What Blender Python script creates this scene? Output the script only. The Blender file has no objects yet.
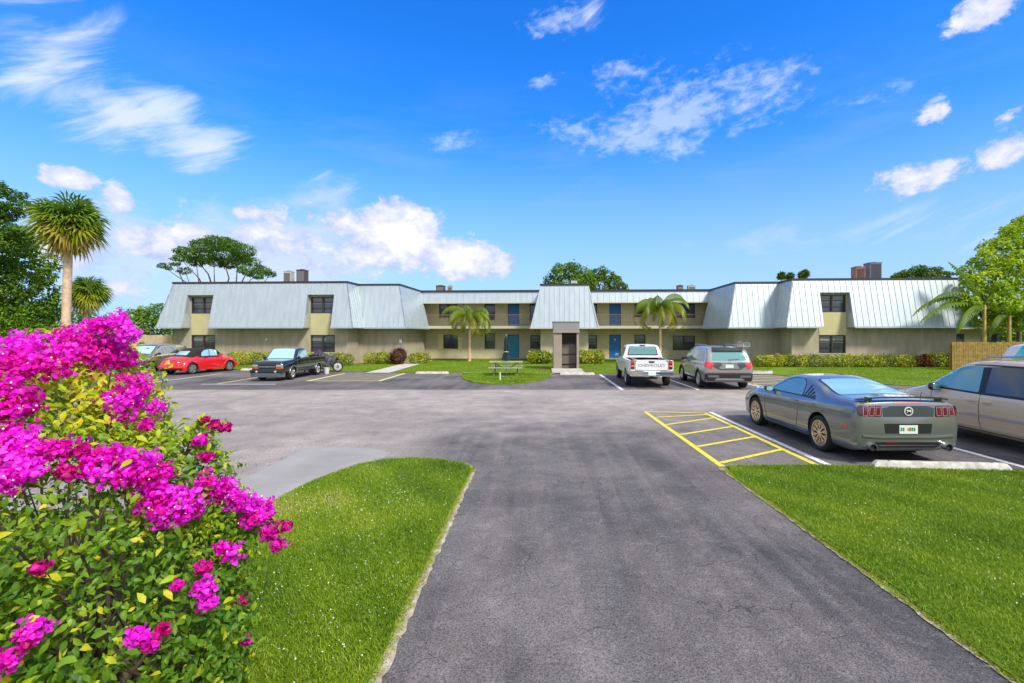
import bpy, bmesh, math, random
import numpy as np
from mathutils import Vector, Matrix, Euler
from mathutils.bvhtree import BVHTree
sc = bpy.context.scene
COL = sc.collection
rng = np.random.default_rng(7)
random.seed(7)
R_ = math.radians
F, H, HX, HY = 476.0, 2.3, 535.5, 334.0

def G(px, py):                      # ground point seen at a pixel (used only to survey the site)
    d = F*H/(py-HY); return ((px-HX)*d/F, d)

# ---------------------------------------------------------------- materials
def nt(m):
    m.use_nodes = True
    return m.node_tree.nodes, m.node_tree.links
def mat(name, col, rough=.6, metal=0, var=.0, scale=8, bump=0, bscale=60, coat=0, spec=.5, col2=None, trans=0, alpha=1):
    m = bpy.data.materials.new(name); N, L = nt(m); p = N['Principled BSDF']
    p.inputs['Base Color'].default_value = (*col, 1); p.inputs['Roughness'].default_value = rough
    p.inputs['Metallic'].default_value = metal; p.inputs['Coat Weight'].default_value = coat
    p.inputs['Coat Roughness'].default_value = .04
    p.inputs['Specular IOR Level'].default_value = spec
    tc = N.new('ShaderNodeTexCoord')
    if var or col2:
        n = N.new('ShaderNodeTexNoise'); n.inputs['Scale'].default_value = scale; n.inputs['Detail'].default_value = 5
        L.new(tc.outputs['Object'], n.inputs['Vector'])
        r = N.new('ShaderNodeValToRGB'); e = r.color_ramp.elements
        c2 = col2 or tuple(min(1, c*(1+var)) for c in col)
        c1 = col if col2 else tuple(c*(1-var) for c in col)
        e[0].position = .35; e[1].position = .65
        e[0].color = (*c1, 1); e[1].color = (*c2, 1)
        L.new(n.outputs['Fac'], r.inputs['Fac']); L.new(r.outputs['Color'], p.inputs['Base Color'])
    if bump:
        n = N.new('ShaderNodeTexNoise'); n.inputs['Scale'].default_value = bscale; n.inputs['Detail'].default_value = 4
        L.new(tc.outputs['Object'], n.inputs['Vector'])
        b = N.new('ShaderNodeBump'); b.inputs['Strength'].default_value = bump; b.inputs['Distance'].default_value = .02
        L.new(n.outputs['Fac'], b.inputs['Height']); L.new(b.outputs['Normal'], p.inputs['Normal'])
    return m
def leafmat(name, stops, rough=.45, transl=.35):
    m = bpy.data.materials.new(name); N, L = nt(m); p = N['Principled BSDF']
    a = N.new('ShaderNodeAttribute'); a.attribute_name = 'tint'
    r = N.new('ShaderNodeValToRGB'); cr = r.color_ramp
    while len(cr.elements) < len(stops): cr.elements.new(.5)
    for e, (q, c) in zip(cr.elements, stops): e.position = q; e.color = (*c, 1)
    L.new(a.outputs['Fac'], r.inputs['Fac']); L.new(r.outputs['Color'], p.inputs['Base Color'])
    p.inputs['Roughness'].default_value = rough; p.inputs['Specular IOR Level'].default_value = .35
    t = N.new('ShaderNodeBsdfTranslucent'); L.new(r.outputs['Color'], t.inputs['Color'])
    mx = N.new('ShaderNodeMixShader'); mx.inputs[0].default_value = transl
    L.new(p.outputs[0], mx.inputs[1]); L.new(t.outputs[0], mx.inputs[2])
    L.new(mx.outputs[0], N['Material Output'].inputs['Surface'])
    return m

# ---------------------------------------------------------------- objects
def tag(o, label=None, cat=None, group=None, kind=None):
    if label: o['label'] = label
    if cat: o['category'] = cat
    if group: o['group'] = group
    if kind: o['kind'] = kind
    return o
def empty(name, loc=(0,0,0), rz=0, label=None, cat=None, group=None):
    o = bpy.data.objects.new(name, None); COL.objects.link(o); o.location = loc; o.rotation_euler = (0,0,rz)
    o.empty_display_size = .2
    return tag(o, label, cat, group)
def link(name, me, m, parent=None, smooth=None):
    if m is not None:
        for mm in (m if isinstance(m, (list, tuple)) else [m]): me.materials.append(mm)
    o = bpy.data.objects.new(name, me); COL.objects.link(o)
    if parent is not None: o.parent = parent
    if smooth is not None and len(me.polygons):
        me.polygons.foreach_set('use_smooth', [True]*len(me.polygons)); me.set_sharp_from_angle(angle=R_(smooth))
    return o
def copy_tree(o, parent=None):
    c = o.copy(); COL.objects.link(c); c.parent = parent
    for ch in list(o.children): copy_tree(ch, c)
    return c
class MB:
    def __init__(s): s.v = []; s.f = []; s.mi = []
    def add(s, vs, fs, mi=0, M=None):
        b = len(s.v)
        s.v += [tuple(M @ Vector(v)) if M is not None else tuple(v) for v in vs]
        s.f += [tuple(b+i for i in f) for f in fs]; s.mi += [mi]*len(fs); return s
    def box(s, x0, x1, y0, y1, z0, z1, mi=0, M=None):
        v = [(x0,y0,z0),(x1,y0,z0),(x1,y1,z0),(x0,y1,z0),(x0,y0,z1),(x1,y0,z1),(x1,y1,z1),(x0,y1,z1)]
        return s.add(v, [(0,3,2,1),(4,5,6,7),(0,1,5,4),(1,2,6,5),(2,3,7,6),(3,0,4,7)], mi, M)
    def tube(s, pts, rad, n=8, mi=0, cap=True, M=None):
        pts = [Vector(p) for p in pts]
        if not isinstance(rad, (list, tuple)): rad = [rad]*len(pts)
        vs, fs = [], []
        for i, p in enumerate(pts):
            t = (pts[min(i+1, len(pts)-1)]-pts[max(i-1, 0)]).normalized()
            a = t.orthogonal().normalized() if i == 0 else (a-t*a.dot(t)).normalized()
            b = t.cross(a)
            for k in range(n):
                th = 2*math.pi*k/n; vs.append(p+(a*math.cos(th)+b*math.sin(th))*rad[i])
        for i in range(len(pts)-1):
            for k in range(n):
                k2 = (k+1) % n; fs.append((i*n+k, i*n+k2, (i+1)*n+k2, (i+1)*n+k))
        if cap: fs.append(tuple(range(n))[::-1]); fs.append(tuple((len(pts)-1)*n+k for k in range(n)))
        return s.add(vs, fs, mi, M)
    def lathe(s, prof, n=32, axis='z', mi=0, M=None, cap=False):       # prof: (r, h)
        vs, fs = [], []
        for r, h in prof:
            for k in range(n):
                th = 2*math.pi*k/n; c, q = r*math.cos(th), r*math.sin(th)
                vs.append((c, q, h) if axis == 'z' else ((h, c, q) if axis == 'x' else (c, h, q)))
        for i in range(len(prof)-1):
            for k in range(n):
                k2 = (k+1) % n; fs.append((i*n+k, i*n+k2, (i+1)*n+k2, (i+1)*n+k))
        if cap: fs.append(tuple(range(n))); fs.append(tuple((len(prof)-1)*n+k for k in range(n)))
        return s.add(vs, fs, mi, M)
    def prism(s, poly, z0, z1, mi=0, M=None):
        n = len(poly); v = [(x,y,z0) for x,y in poly]+[(x,y,z1) for x,y in poly]
        f = [tuple(range(n))[::-1], tuple(range(n, 2*n))]+[(i,(i+1)%n,n+(i+1)%n,n+i) for i in range(n)]
        return s.add(v, f, mi, M)
    def build(s, name, m, parent=None, smooth=None, bevel=0):
        me = bpy.data.meshes.new(name); me.from_pydata(s.v, [], s.f)
        me.polygons.foreach_set('material_index', s.mi)
        bm = bmesh.new(); bm.from_mesh(me); bmesh.ops.recalc_face_normals(bm, faces=bm.faces)
        if bevel: bmesh.ops.bevel(bm, geom=[e for e in bm.edges if len(e.link_faces) == 2 and e.calc_face_angle(0) > .5], offset=bevel, segments=2, profile=.6, affect='EDGES')
        bm.to_mesh(me); bm.free()
        return link(name, me, m, parent, smooth)
def npmesh(name, V, Fc, m, parent=None, tint=None, k=None):
    me = bpy.data.meshes.new(name); V = np.asarray(V, np.float32); Fc = np.asarray(Fc, np.int32); k = Fc.shape[1]
    me.vertices.add(len(V)); me.vertices.foreach_set('co', V.ravel())
    me.loops.add(Fc.size); me.loops.foreach_set('vertex_index', Fc.ravel())
    me.polygons.add(len(Fc)); me.polygons.foreach_set('loop_start', np.arange(0, Fc.size, k, dtype=np.int32))
    me.update(calc_edges=True)
    if tint is not None:
        a = me.attributes.new('tint', 'FLOAT', 'POINT'); a.data.foreach_set('value', np.asarray(tint, np.float32))
    return link(name, me, m, parent)
def inpoly(x, y, poly):
    x = np.asarray(x); y = np.asarray(y); c = np.zeros(x.shape, bool); n = len(poly)
    for i in range(n):
        x1, y1 = poly[i]; x2, y2 = poly[(i+1) % n]
        if y1 == y2: continue
        c ^= ((y1 > y) != (y2 > y)) & (x < (x2-x1)*(y-y1)/(y2-y1)+x1)
    return c
def sheet(name, poly, z, m, thick=0, parent=None):
    mb = MB()
    if thick: mb.prism(poly, z-thick, z)
    else: mb.add([(x,y,z) for x,y in poly], [tuple(range(len(poly)))])
    o = mb.build(name, m, parent)
    if not thick and o.data.polygons[0].normal.z < 0: o.data.flip_normals()
    return tag(o, kind='structure')

# ---------------------------------------------------------------- foliage tools
def unit(a): return a/np.maximum(np.linalg.norm(a, axis=-1, keepdims=True), 1e-9)
def leaf_arrays(P, Nn, size, aspect=.5, fold=.25, droop=.0):
    n = len(P); r = unit(rng.normal(size=(n,3)))
    nn = unit(Nn); T = unit(r-nn*np.sum(r*nn, 1, keepdims=True))
    T = unit(T+np.array([0,0,-droop])); B = unit(np.cross(nn, T)); size = np.asarray(size).reshape(-1,1)*np.ones((n,1))
    base = P-T*size*.5; tip = P+T*size*.5-nn*size*.12; m1 = P-T*size*.08
    up = nn*size*fold*aspect
    V = np.stack([base, m1+B*size*aspect*.5+up, tip, m1-B*size*aspect*.5+up], 1).reshape(-1,3)
    i = np.arange(n)[:,None]*4
    Fc = np.concatenate([i+[0,1,2], i+[0,2,3]], 0)
    return V, Fc
def leaves(name, P, Nn, size, m, parent=None, tint=None, **kw):
    V, Fc = leaf_arrays(P, Nn, size, **kw)
    if tint is None: tint = rng.random(len(P))
    return npmesh(name, V, Fc, m, parent, np.repeat(tint, 4))
def shell(balls, n, inner=.8, jag=.12, cull=.78):
    B = np.array(balls, float); c = B[:,:3]; r = B[:,3:6] if B.shape[1] >= 6 else np.repeat(B[:,3:4], 3, 1)
    w = r.prod(1)**(2/3); idx = rng.choice(len(B), n, p=w/w.sum())
    d = unit(rng.normal(size=(n,3))); rad = (inner+(1-inner)*rng.random((n,1))**.6)+rng.normal(size=(n,1))*jag*.5
    P = c[idx]+d*r[idx]*rad; keep = np.ones(n, bool)
    for k in range(len(B)):
        q = np.linalg.norm((P-c[k])/r[k], axis=1); keep &= ~((q < cull) & (idx != k))
    keep &= P[:,2] > .01
    return P[keep], d[keep], idx[keep]
def clumpy(c, R3, k, rmin, rmax, low=-.4):
    out = []
    for _ in range(k):
        while True:
            d = unit(rng.normal(size=3))
            if d[2] > low: break
        q = rng.uniform(.35, .86); r = rng.uniform(rmin, rmax)
        out.append((*(np.array(c)+d*np.array(R3)*q), r, r, r*.8))
    return out
# ---------------------------------------------------------------- material library
M = {}
M['glass'] = mat('vehicle_glass', (.13,.30,.30), .05, .15, coat=1)
M['glass_dark'] = mat('tinted_glass', (.02,.025,.035), .05, .1, coat=1)
M['glass_sky'] = mat('rear_glass', (.36,.60,.58), .08, .25, coat=1)
M['black_trim'] = mat('black_trim', (.012,.012,.014), .45)
M['rubber'] = mat('tyre_rubber', (.018,.018,.019), .85, bump=.2)
M['well'] = mat('wheel_well', (.008,.008,.009), .9)
M['alloy'] = mat('alloy', (.55,.53,.50), .28, .85)
M['alloy_gold'] = mat('alloy_bronze', (.78,.64,.46), .25, .85)
M['chrome'] = mat('chrome', (.75,.75,.76), .12, 1)
M['red_lens'] = mat('red_lens', (.15,.006,.018), .12, coat=1)
M['red_bright'] = mat('red_reflector', (.75,.03,.04), .15, coat=1)
M['pink_bar'] = mat('lamp_bar', (.50,.16,.20), .2, coat=1)
M['dark_lens'] = mat('smoked_lens', (.05,.005,.02), .1, coat=1)
M['orange_lens'] = mat('orange_lens', (.85,.22,.02), .15, coat=1)
M['clear_lens'] = mat('clear_lens', (.62,.60,.52), .1, .3, coat=1)
M['plate'] = mat('plate_white', (.62,.72,.62), .4)
M['plate_green'] = mat('plate_green', (.05,.20,.10), .5)
M['p_gray'] = mat('paint_gray', (.205,.206,.204), .20, .5, coat=1)
M['p_tan'] = mat('paint_tan', (.62,.48,.31), .3, .05, coat=1)
M['p_white'] = mat('paint_white', (.72,.72,.72), .35, 0, coat=.8)
M['p_silver'] = mat('paint_silver', (.36,.36,.335), .25, .5, coat=1)
M['p_black'] = mat('paint_black', (.010,.014,.016), .15, .3, coat=1)
M['p_red'] = mat('paint_red', (.72,.006,.012), .25, .1, coat=1)
M['p_brown'] = mat('paint_brown', (.21,.17,.12), .26, .5, coat=1)
mBadge = mat('badge_silver', (.70,.70,.68), .35, .1)
M['silver_trim'] = mat('silver_trim', (.40,.41,.42), .3, .7)
M['fabric'] = mat('black_fabric', (.012,.012,.013), .9, bump=.2)
M['tarp'] = mat('dark_tarp', (.02,.02,.035), .55, bump=.4, bscale=8)

# ---------------------------------------------------------------- vehicles
def pchip(xs, ys, x):
    xs = np.array(xs, float); ys = np.array(ys, float); h = np.diff(xs); dl = np.diff(ys)/h
    d = np.zeros(len(xs)); d[0] = dl[0]; d[-1] = dl[-1]
    for i in range(1, len(xs)-1):
        if dl[i-1]*dl[i] > 0:
            w1 = 2*h[i]+h[i-1]; w2 = h[i]+2*h[i-1]; d[i] = (w1+w2)/(w1/dl[i-1]+w2/dl[i])
    k = np.clip(np.searchsorted(xs, x)-1, 0, len(h)-1); t = (x-xs[k])/h[k]; H_ = h[k]
    return (2*t**3-3*t**2+1)*ys[k]+(t**3-2*t**2+t)*H_*d[k]+(-2*t**3+3*t**2)*ys[k+1]+(t**3-t**2)*H_*d[k+1]
def catmull(P, n):
    P = [np.array(p, float) for p in P]; out = []
    Q = [2*P[0]-P[1]]+P+[2*P[-1]-P[-2]]
    for i in range(1, len(Q)-2):
        for j in range(n):
            t = j/n; a, b, c, d = Q[i-1:i+3]
            out.append(.5*((2*b)+(c-a)*t+(2*a-5*b+4*c-d)*t*t+(3*b-a-3*c+d)*t**3))
    out.append(P[-1]); return out
def ring(zb, w, zs, ws, zt, tumble, crown, rc):
    h = zs-zb
    low = catmull([(w*.90,zb),(w*.965,zb+.10*h),(w*.99,zb+.34*h),(w,zb+.62*h),(ws+(w-ws)*.55,zb+.9*h),(ws,zs)], 3)
    H2 = max(zt-crown-zs, .004); wt = ws-H2*tumble-.02
    A = np.array((ws,zs)); B = np.array((wt,zs+H2)); C = np.array((0,zt))
    AB = np.linalg.norm(B-A); r1 = min(rc, AB*.6); r2 = min(rc*1.6, wt*.4)
    a1 = B+(A-B)/AB*r1; mid = np.array((wt-r2, zs+H2+crown*(1-((wt-r2)/wt)**2)))
    up = [A+(a1-A)*t for t in (.2,.4,.6,.8,1)]
    for t in (.25,.5,.75,1): up.append((1-t)**2*a1+2*t*(1-t)*B+t*t*mid)
    for t in (.2,.4,.6,.8,1):
        x = (wt-r2)*(1-t); up.append(np.array((x, zs+H2+crown*(1-(x/wt)**2))))
    bot = [np.array((w*.9*t, zb)) for t in (0,.5)]
    half = bot+low+up
    return half
def loft(name, st, m, parent, tumble=.4, crown=.04, rc=.08, step=.05):
    st = sorted(st); A = np.array(st)
    ys = sorted(set(list(A[:,0])+list(np.arange(A[0,0], A[-1,0], step))))
    ys2 = [ys[0]]
    for y in ys[1:]:
        if y-ys2[-1] > .012: ys2.append(y)
    vs, fs = [], []; n = None
    for y in ys2:
        p = [float(pchip(A[:,0], A[:,k], y)) for k in range(1, 6)]
        hf = ring(*p, tumble, crown, rc)
        full = [(x,y,z) for x,z in hf]+[(-x,y,z) for x,z in hf[-2:0:-1]]
        n = len(full); vs += full
    for i in range(len(ys2)-1):
        for k in range(n):
            k2 = (k+1) % n; fs.append((i*n+k, i*n+k2, (i+1)*n+k2, (i+1)*n+k))
    fs.append(tuple(range(n))); fs.append(tuple((len(ys2)-1)*n+k for k in range(n)))
    mb = MB(); mb.add(vs, fs); o = mb.build(name, m, parent, 35)
    return o
def bvh_of(o):
    bm = bmesh.new(); bm.from_mesh(o.data); bmesh.ops.triangulate(bm, faces=bm.faces); t = BVHTree.FromBMesh(bm); bm.free(); return t
def cut(o, cutters):                # each cutter piece is subtracted in turn; the cut faces take the dark lining
    o.data.materials.append(M['well']); pieces = []
    for c in cutters: c(pieces)
    for cm in pieces:
        co = cm.build('cutter', M['well'], o.parent)
        md = o.modifiers.new('b', 'BOOLEAN'); md.object = co; md.operation = 'DIFFERENCE'; md.solver = 'EXACT'; md.material_mode = 'TRANSFER'
        bpy.context.view_layer.update(); dg = bpy.context.evaluated_depsgraph_get(); dg.update(); me = bpy.data.meshes.new_from_object(o.evaluated_get(dg), depsgraph=dg)
        o.modifiers.clear()
        if len(me.polygons) > 20: o.data = me
        bpy.data.objects.remove(co)
    o.data.set_sharp_from_angle(angle=R_(35))
def rpoly(pts, r=.03, n=3):
    out = []; m = len(pts)
    for i in range(m):
        p0, p, p1 = (Vector(pts[(i+j) % m]) for j in (-1,0,1))
        a = (p0-p); b = (p1-p); ra = min(r, a.length*.45); rb = min(r, b.length*.45)
        A = p+a.normalized()*ra; B = p+b.normalized()*rb
        for k in range(n+1):
            t = k/n; q = (1-t)**2*A+2*t*(1-t)*p+t*t*B; out.append((q.x,q.y))
    return out
def ell(cx, cy, rx, ry, n=20): return [(cx+rx*math.cos(2*math.pi*k/n), cy+ry*math.sin(2*math.pi*k/n)) for k in range(n)]
def stroke(pts, w):
    L_, R2 = [], []
    P = [Vector(p) for p in pts]
    for i, p in enumerate(P):
        t = (P[min(i+1,len(P)-1)]-P[max(i-1,0)]).normalized(); nn = Vector((-t.y,t.x))*w/2
        L_.append(tuple(p+nn)); R2.append(tuple(p-nn))
    return L_+R2[::-1]
class Car:
    def __init__(s, name, label, cat, x, y, heading, group=None):
        s.root = empty(name, (x,y,.008), -heading, label, cat, group); s.b = None
    def surf(s, o): s.b = bvh_of(o)
    def proj(s, ax, p, off):
        a, b = p; big = 9
        if ax == 'L': o, d = Vector((-big,a,b)), Vector((1,0,0))
        elif ax == 'R': o, d = Vector((big,a,b)), Vector((-1,0,0))
        elif ax == 'F': o, d = Vector((a,big,b)), Vector((0,-1,0))
        elif ax == 'B': o, d = Vector((a,-big,b)), Vector((0,1,0))
        else: o, d = Vector((a,b,big)), Vector((0,0,-1))
        loc, nn, i, ds = s.b.ray_cast(o, d)
        if loc is None:
            pt = o+d*big; loc, nn, i, ds = s.b.find_nearest(pt)
        if nn.dot(d) > 0: nn = -nn
        return loc+nn*off, nn
    def decal(s, name, polys, ax, m, off=.005, step=.06, parent=None, sym=False, r=0):
        if polys and not isinstance(polys[0][0], (tuple, list)): polys = [polys]
        outs = []
        for axx in ((ax, {'L':'R','R':'L'}.get(ax, ax)) if sym else (ax,)):
            for mir in ((1,-1) if (sym and axx in 'FBT') else (1,)):
                bm = bmesh.new()
                for poly in polys:
                    if r: poly = rpoly(poly, r)
                    vs = [bm.verts.new((p[0]*(mir if axx in 'FBT' else 1), p[1], 0)) for p in poly]
                    try: bm.faces.new(vs)
                    except ValueError: pass
                bmesh.ops.triangulate(bm, faces=bm.faces)
                bmesh.ops.join_triangles(bm, faces=bm.faces, angle_face_threshold=3, angle_shape_threshold=3)
                xs = [v.co.x for v in bm.verts]; ys = [v.co.y for v in bm.verts]
                for lo, hi, no in ((min(xs), max(xs), (1,0,0)), (min(ys), max(ys), (0,1,0))):
                    k = lo+step
                    while k < hi-.2*step:
                        bmesh.ops.bisect_plane(bm, geom=bm.verts[:]+bm.edges[:]+bm.faces[:], plane_co=(k,0,0) if no[0] else (0,k,0), plane_no=no); k += step
                nr = {}
                for v in bm.verts:
                    q, n_ = s.proj(axx, (v.co.x, v.co.y), off); v.co = q; nr[v.index] = n_
                bm.verts.index_update()
                bnd = [e for e in bm.edges if len(e.link_faces) == 1]
                ret = bmesh.ops.extrude_edge_only(bm, edges=bnd)
                nv = [g for g in ret['geom'] if isinstance(g, bmesh.types.BMVert)]
                dirv = {'L':Vector((1,0,0)),'R':Vector((-1,0,0)),'F':Vector((0,-1,0)),'B':Vector((0,1,0)),'T':Vector((0,0,-1))}[axx]
                for v in nv: v.co += dirv*(off+.012)
                bmesh.ops.recalc_face_normals(bm, faces=bm.faces)
                me = bpy.data.meshes.new(name); bm.to_mesh(me); bm.free()
                outs.append(link(name, me, m, parent or s.root, 30))
        return outs if sym else outs[0]
    def text(s, name, txt, ax, cx, cy, size, m, off=.006, sx=1, parent=None):
        cu = bpy.data.curves.new('t', 'FONT'); cu.body = txt; cu.size = size; cu.align_x = 'CENTER'; cu.align_y = 'CENTER'; cu.resolution_u = 2; cu.offset = size*.02
        to = bpy.data.objects.new('t', cu); COL.objects.link(to)
        me = bpy.data.meshes.new_from_object(to); bpy.data.objects.remove(to)
        flip = -1 if ax in ('F','L') else 1
        for v in me.vertices:
            q, n_ = s.proj(ax, (cx+v.co.x*sx*flip, cy+v.co.y), off); v.co = q
        return link(name, me, m, parent or s.root)
    def wheel(s, x, y, R, wd, style, rimmat, rr=.70, lean=0):
        sg = 1 if x > 0 else -1
        W = MB().lathe([(R*.35,-wd*.42),(R*.55,-wd*.42),(R*.55,wd*.1),(.02,wd*.1)], 24, 'x').build('wheel', M['well'], s.root, 40)
        W.location = (x,y,R-.01); W.rotation_euler = (0,0,0 if sg > 0 else math.pi)
        h = wd/2; q = R*rr
        MB().lathe([(q-.005,-h*.9),(R*.86,-h),(R*.97,-h*.86),(R,-h*.6),(R,h*.6),(R*.97,h*.86),(R*.86,h*1.02),(q+.01,h*.94),(q-.005,h*.6)], 40, 'x').build('tyre', M['rubber'], W, 40)
        rb = MB().lathe([(q,h*.55),(q,h*.9),(q-.018,h*.92),(q-.03,h*.6),(q-.03,-h*.3)], 40, 'x')
        n, hw, tw = {'y10':(10,.016,.0), 's5':(5,.034,.02), 's6':(6,.03,.01), 'multi':(14,.010,.0), 's7':(7,.022,.01), 'star':(5,.045,.03)}[style]
        for k in range(n):
            Mx = Matrix.Rotation(2*math.pi*k/n, 4, 'X')
            hw2 = hw+tw
            rb.add([(h*.55,-hw2,.03),(h*.85,-hw2*.8,.03),(h*.85,hw2*.8,.03),(h*.55,hw2,.03),
                    (h*.5,-hw,q-.01),(h*.82,-hw*.8,q-.01),(h*.82,hw*.8,q-.01),(h*.5,hw,q-.01)],
                   [(0,1,2,3),(4,7,6,5),(0,4,5,1),(1,5,6,2),(2,6,7,3),(3,7,4,0)], 0, Mx)
            if style == 'y10':
                for s2 in (-1,1):
                    rb.add([(h*.5,s2*.0,q*.5),(h*.8,s2*.0,q*.5),(h*.8,s2*.02+.0,q*.5),(h*.5,s2*.02,q*.5),
                            (h*.5,s2*.055,q-.01),(h*.8,s2*.055,q-.01),(h*.8,s2*.075,q-.01),(h*.5,s2*.075,q-.01)],
                           [(0,1,2,3),(4,7,6,5),(0,4,5,1),(1,5,6,2),(2,6,7,3),(3,7,4,0)], 0, Mx)
        rb.lathe([(.055,h*.5),(.055,h*.88),(.04,h*.93),(.001,h*.93)], 16, 'x')
        rb.build('rim', rimmat, W, 35)
        return W
    def wheels(s, tx, yr, yf, R, wd, style, rimmat, **k):
        for y in (yr, yf):
            for x in (-tx, tx): s.wheel(x, y, R, wd, style, rimmat, **k)
    def mirror(s, x, y, z, m, sz=(.11,.07,.075), glass=None):
        for sg in (-1,1):
            mb = MB(); vs = []
            me = bpy.data.meshes.new('mirror'); bm = bmesh.new(); bmesh.ops.create_uvsphere(bm, u_segments=16, v_segments=10, radius=1)
            for v in bm.verts:
                c = v.co; v.co = Vector((math.copysign(abs(c.x)**.6, c.x)*sz[0], math.copysign(abs(c.y)**.7, c.y)*sz[1], math.copysign(abs(c.z)**.6, c.z)*sz[2]))
                v.co += Vector((sg*(x+sz[0]*.9), y, z))
            bm.to_mesh(me); bm.free(); o = link('mirror', me, m, s.root, 50)
            MB().tube([(sg*(x-.06),y+.03,z-.05),(sg*(x+.05),y,z-.02)], .022, 8).build('mirror_arm', m, o, 50)
            if glass: MB().prism([(sz[0]*.75*math.copysign(abs(math.cos(t))**.6,math.cos(t)), sz[2]*.75*math.copysign(abs(math.sin(t))**.6,math.sin(t))) for t in np.linspace(0,2*math.pi,16,endpoint=False)], 0,.006, 0,
                Matrix.Translation((sg*(x+sz[0]*.9), y-sz[1]-.001, z)) @ Matrix.Rotation(math.pi/2,4,'X')).build('mirror_glass', glass, o)
def arch_cut(tx, ys, R):
    def f(cm):
        for y in ys:
            for sg in (-1,1):
                cm.append(MB().lathe([(R,sg*(tx-.26)),(R,sg*(tx+.5))], 36, 'x', 0, Matrix.Translation((0,y,R*.93)), cap=True))
    return f
def handles(c, ys, z, m, w=.09):
    for ax, sg in (('L',-1),('R',1)):
        for y in ys:
            q, n_ = c.proj(ax, (y, z), .02)
            MB().box(-.012,.012,-w,w,-.015,.015).build('door_handle', m, c.root, bevel=.006).location = q

# ---- 1 grey fastback coupe
c = Car('sports_car', 'grey two-door fastback coupe beside the yellow hatched aisle, louvred rear quarter and round tail badge', 'car', 6.53, 10.68, 0)
st = [(-2.34,.34,.83,.93,.80,1.03),(-2.30,.27,.90,1.00,.865,1.10),(-2.2,.23,.93,1.02,.875,1.125),(-2.0,.21,.945,1.02,.88,1.135),(-1.7,.20,.953,1.01,.885,1.145),(-1.5,.19,.955,1.0,.885,1.155),(-1.28,.18,.955,.99,.885,1.19),
      (-.95,.18,.945,.965,.875,1.28),(-.6,.18,.935,.945,.865,1.355),(-.25,.18,.93,.93,.86,1.40),(.1,.18,.93,.92,.86,1.40),(.38,.18,.93,.915,.86,1.355),(.7,.18,.935,.905,.86,1.21),(1.0,.18,.94,.90,.86,1.045),(1.15,.18,.945,.895,.86,.995),
      (1.43,.18,.95,.885,.85,.975),(1.8,.18,.93,.85,.80,.94),(2.1,.20,.89,.79,.74,.89),(2.3,.22,.80,.70,.66,.81),(2.40,.28,.66,.60,.56,.67)]
body = loft('body', st, M['p_gray'], c.root, tumble=.52, crown=.035, rc=.10)
c.surf(body); cut(body, [arch_cut(.93, (-1.28,1.43), .392)])
c.decal('windshield', [(-.56,.42),(.56,.42),(.70,.98),(-.70,.98)], 'T', M['glass'], r=.06)
c.decal('rear_window', [(-.52,-.62),(.52,-.62),(.68,-1.56),(-.68,-1.56)], 'T', M['glass_sky'], r=.07)
c.decal('window_surround', [(-.56,-.58),(.56,-.58),(.72,-1.60),(-.72,-1.60)], 'T', M['black_trim'], off=.002, r=.07)
c.decal('side_window', [(.86,.975),(.62,1.09),(.30,1.25),(.0,1.305),(-.28,1.30),(-.44,1.22),(-.52,.99)], 'L', M['glass'], sym=True, r=.03)
c.decal('window_trim', [(.92,.955),(.62,1.115),(.30,1.275),(.0,1.325),(-.30,1.32),(-.47,1.23),(-.56,.965)], 'L', M['black_trim'], off=.002, sym=True, r=.03)
lou = [stroke([(-.60-.11*k,1.0),(-.69-.11*k,1.22-.055*k)], .032) for k in range(4)]+[stroke([(-.56,.985),(-1.05,.985)], .03)]
c.decal('quarter_louvre', lou, 'L', M['black_trim'], sym=True, off=.008)
door = [stroke([(.98,.93),(.93,.5),(.86,.28)], .016), stroke([(-.5,.93),(-.5,.6),(-.42,.32)], .016), stroke([(.86,.28),(-.42,.30)], .012)]
c.decal('door_seam', door, 'L', M['black_trim'], sym=True, off=.0015)
c.decal('rear_panel', [(-.44,.84),(.44,.84),(.46,1.03),(-.46,1.03)], 'B', mat('deck_panel', (.05,.06,.065), .35), off=.004)
for sg in (-1,1):
    tl = c.decal('taillight', rpoly([(sg*.47,.835),(sg*.84,.86),(sg*.885,.95),(sg*.84,1.035),(sg*.47,1.035)], .03), 'B', M['dark_lens'], off=.007)
    for x0 in (.50,.61,.72):
        c.decal('lamp_bar', [stroke([(sg*x0,.858),(sg*(x0-.014),1.008),(sg*(x0+.062),1.008),(sg*(x0+.076),.868),(sg*x0,.858)], .012)], 'B', M['pink_bar'], off=.012, parent=tl)
        c.decal('lamp_lens', [(sg*(x0+.018),.876),(sg*(x0+.054),.880),(sg*(x0+.044),.99),(sg*(x0+.010),.99)], 'B', M['red_lens'], off=.013, parent=tl)
em = c.decal('badge', ell(0,.94,.078,.078), 'B', mBadge, off=.014, step=.04)
c.decal('badge_face', ell(0,.94,.058,.058), 'B', M['black_trim'], off=.019, step=.04, parent=em)
c.decal('badge_horse', [[(-.05,.955),(-.03,.967),(-.005,.957),(.02,.967),(.045,.953),(.03,.943),(.04,.92),(.03,.918),(.012,.937),(-.012,.937),(-.03,.915),(-.037,.919),(-.025,.945)]], 'B', mBadge, off=.023, step=.04, parent=em)
pr = c.decal('plate_recess', rpoly([(-.40,.55),(.40,.55),(.42,.72),(-.42,.72)], .01), 'B', M['black_trim'], off=.004)
pl = c.decal('licence_plate', [(-.16,.545),(.16,.545),(.16,.695),(-.16,.695)], 'B', M['plate'], off=.012)
c.decal('plate_fruit', [ell(0,.625,.025,.028)], 'B', M['orange_lens'], off=.016, parent=pl)
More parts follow.
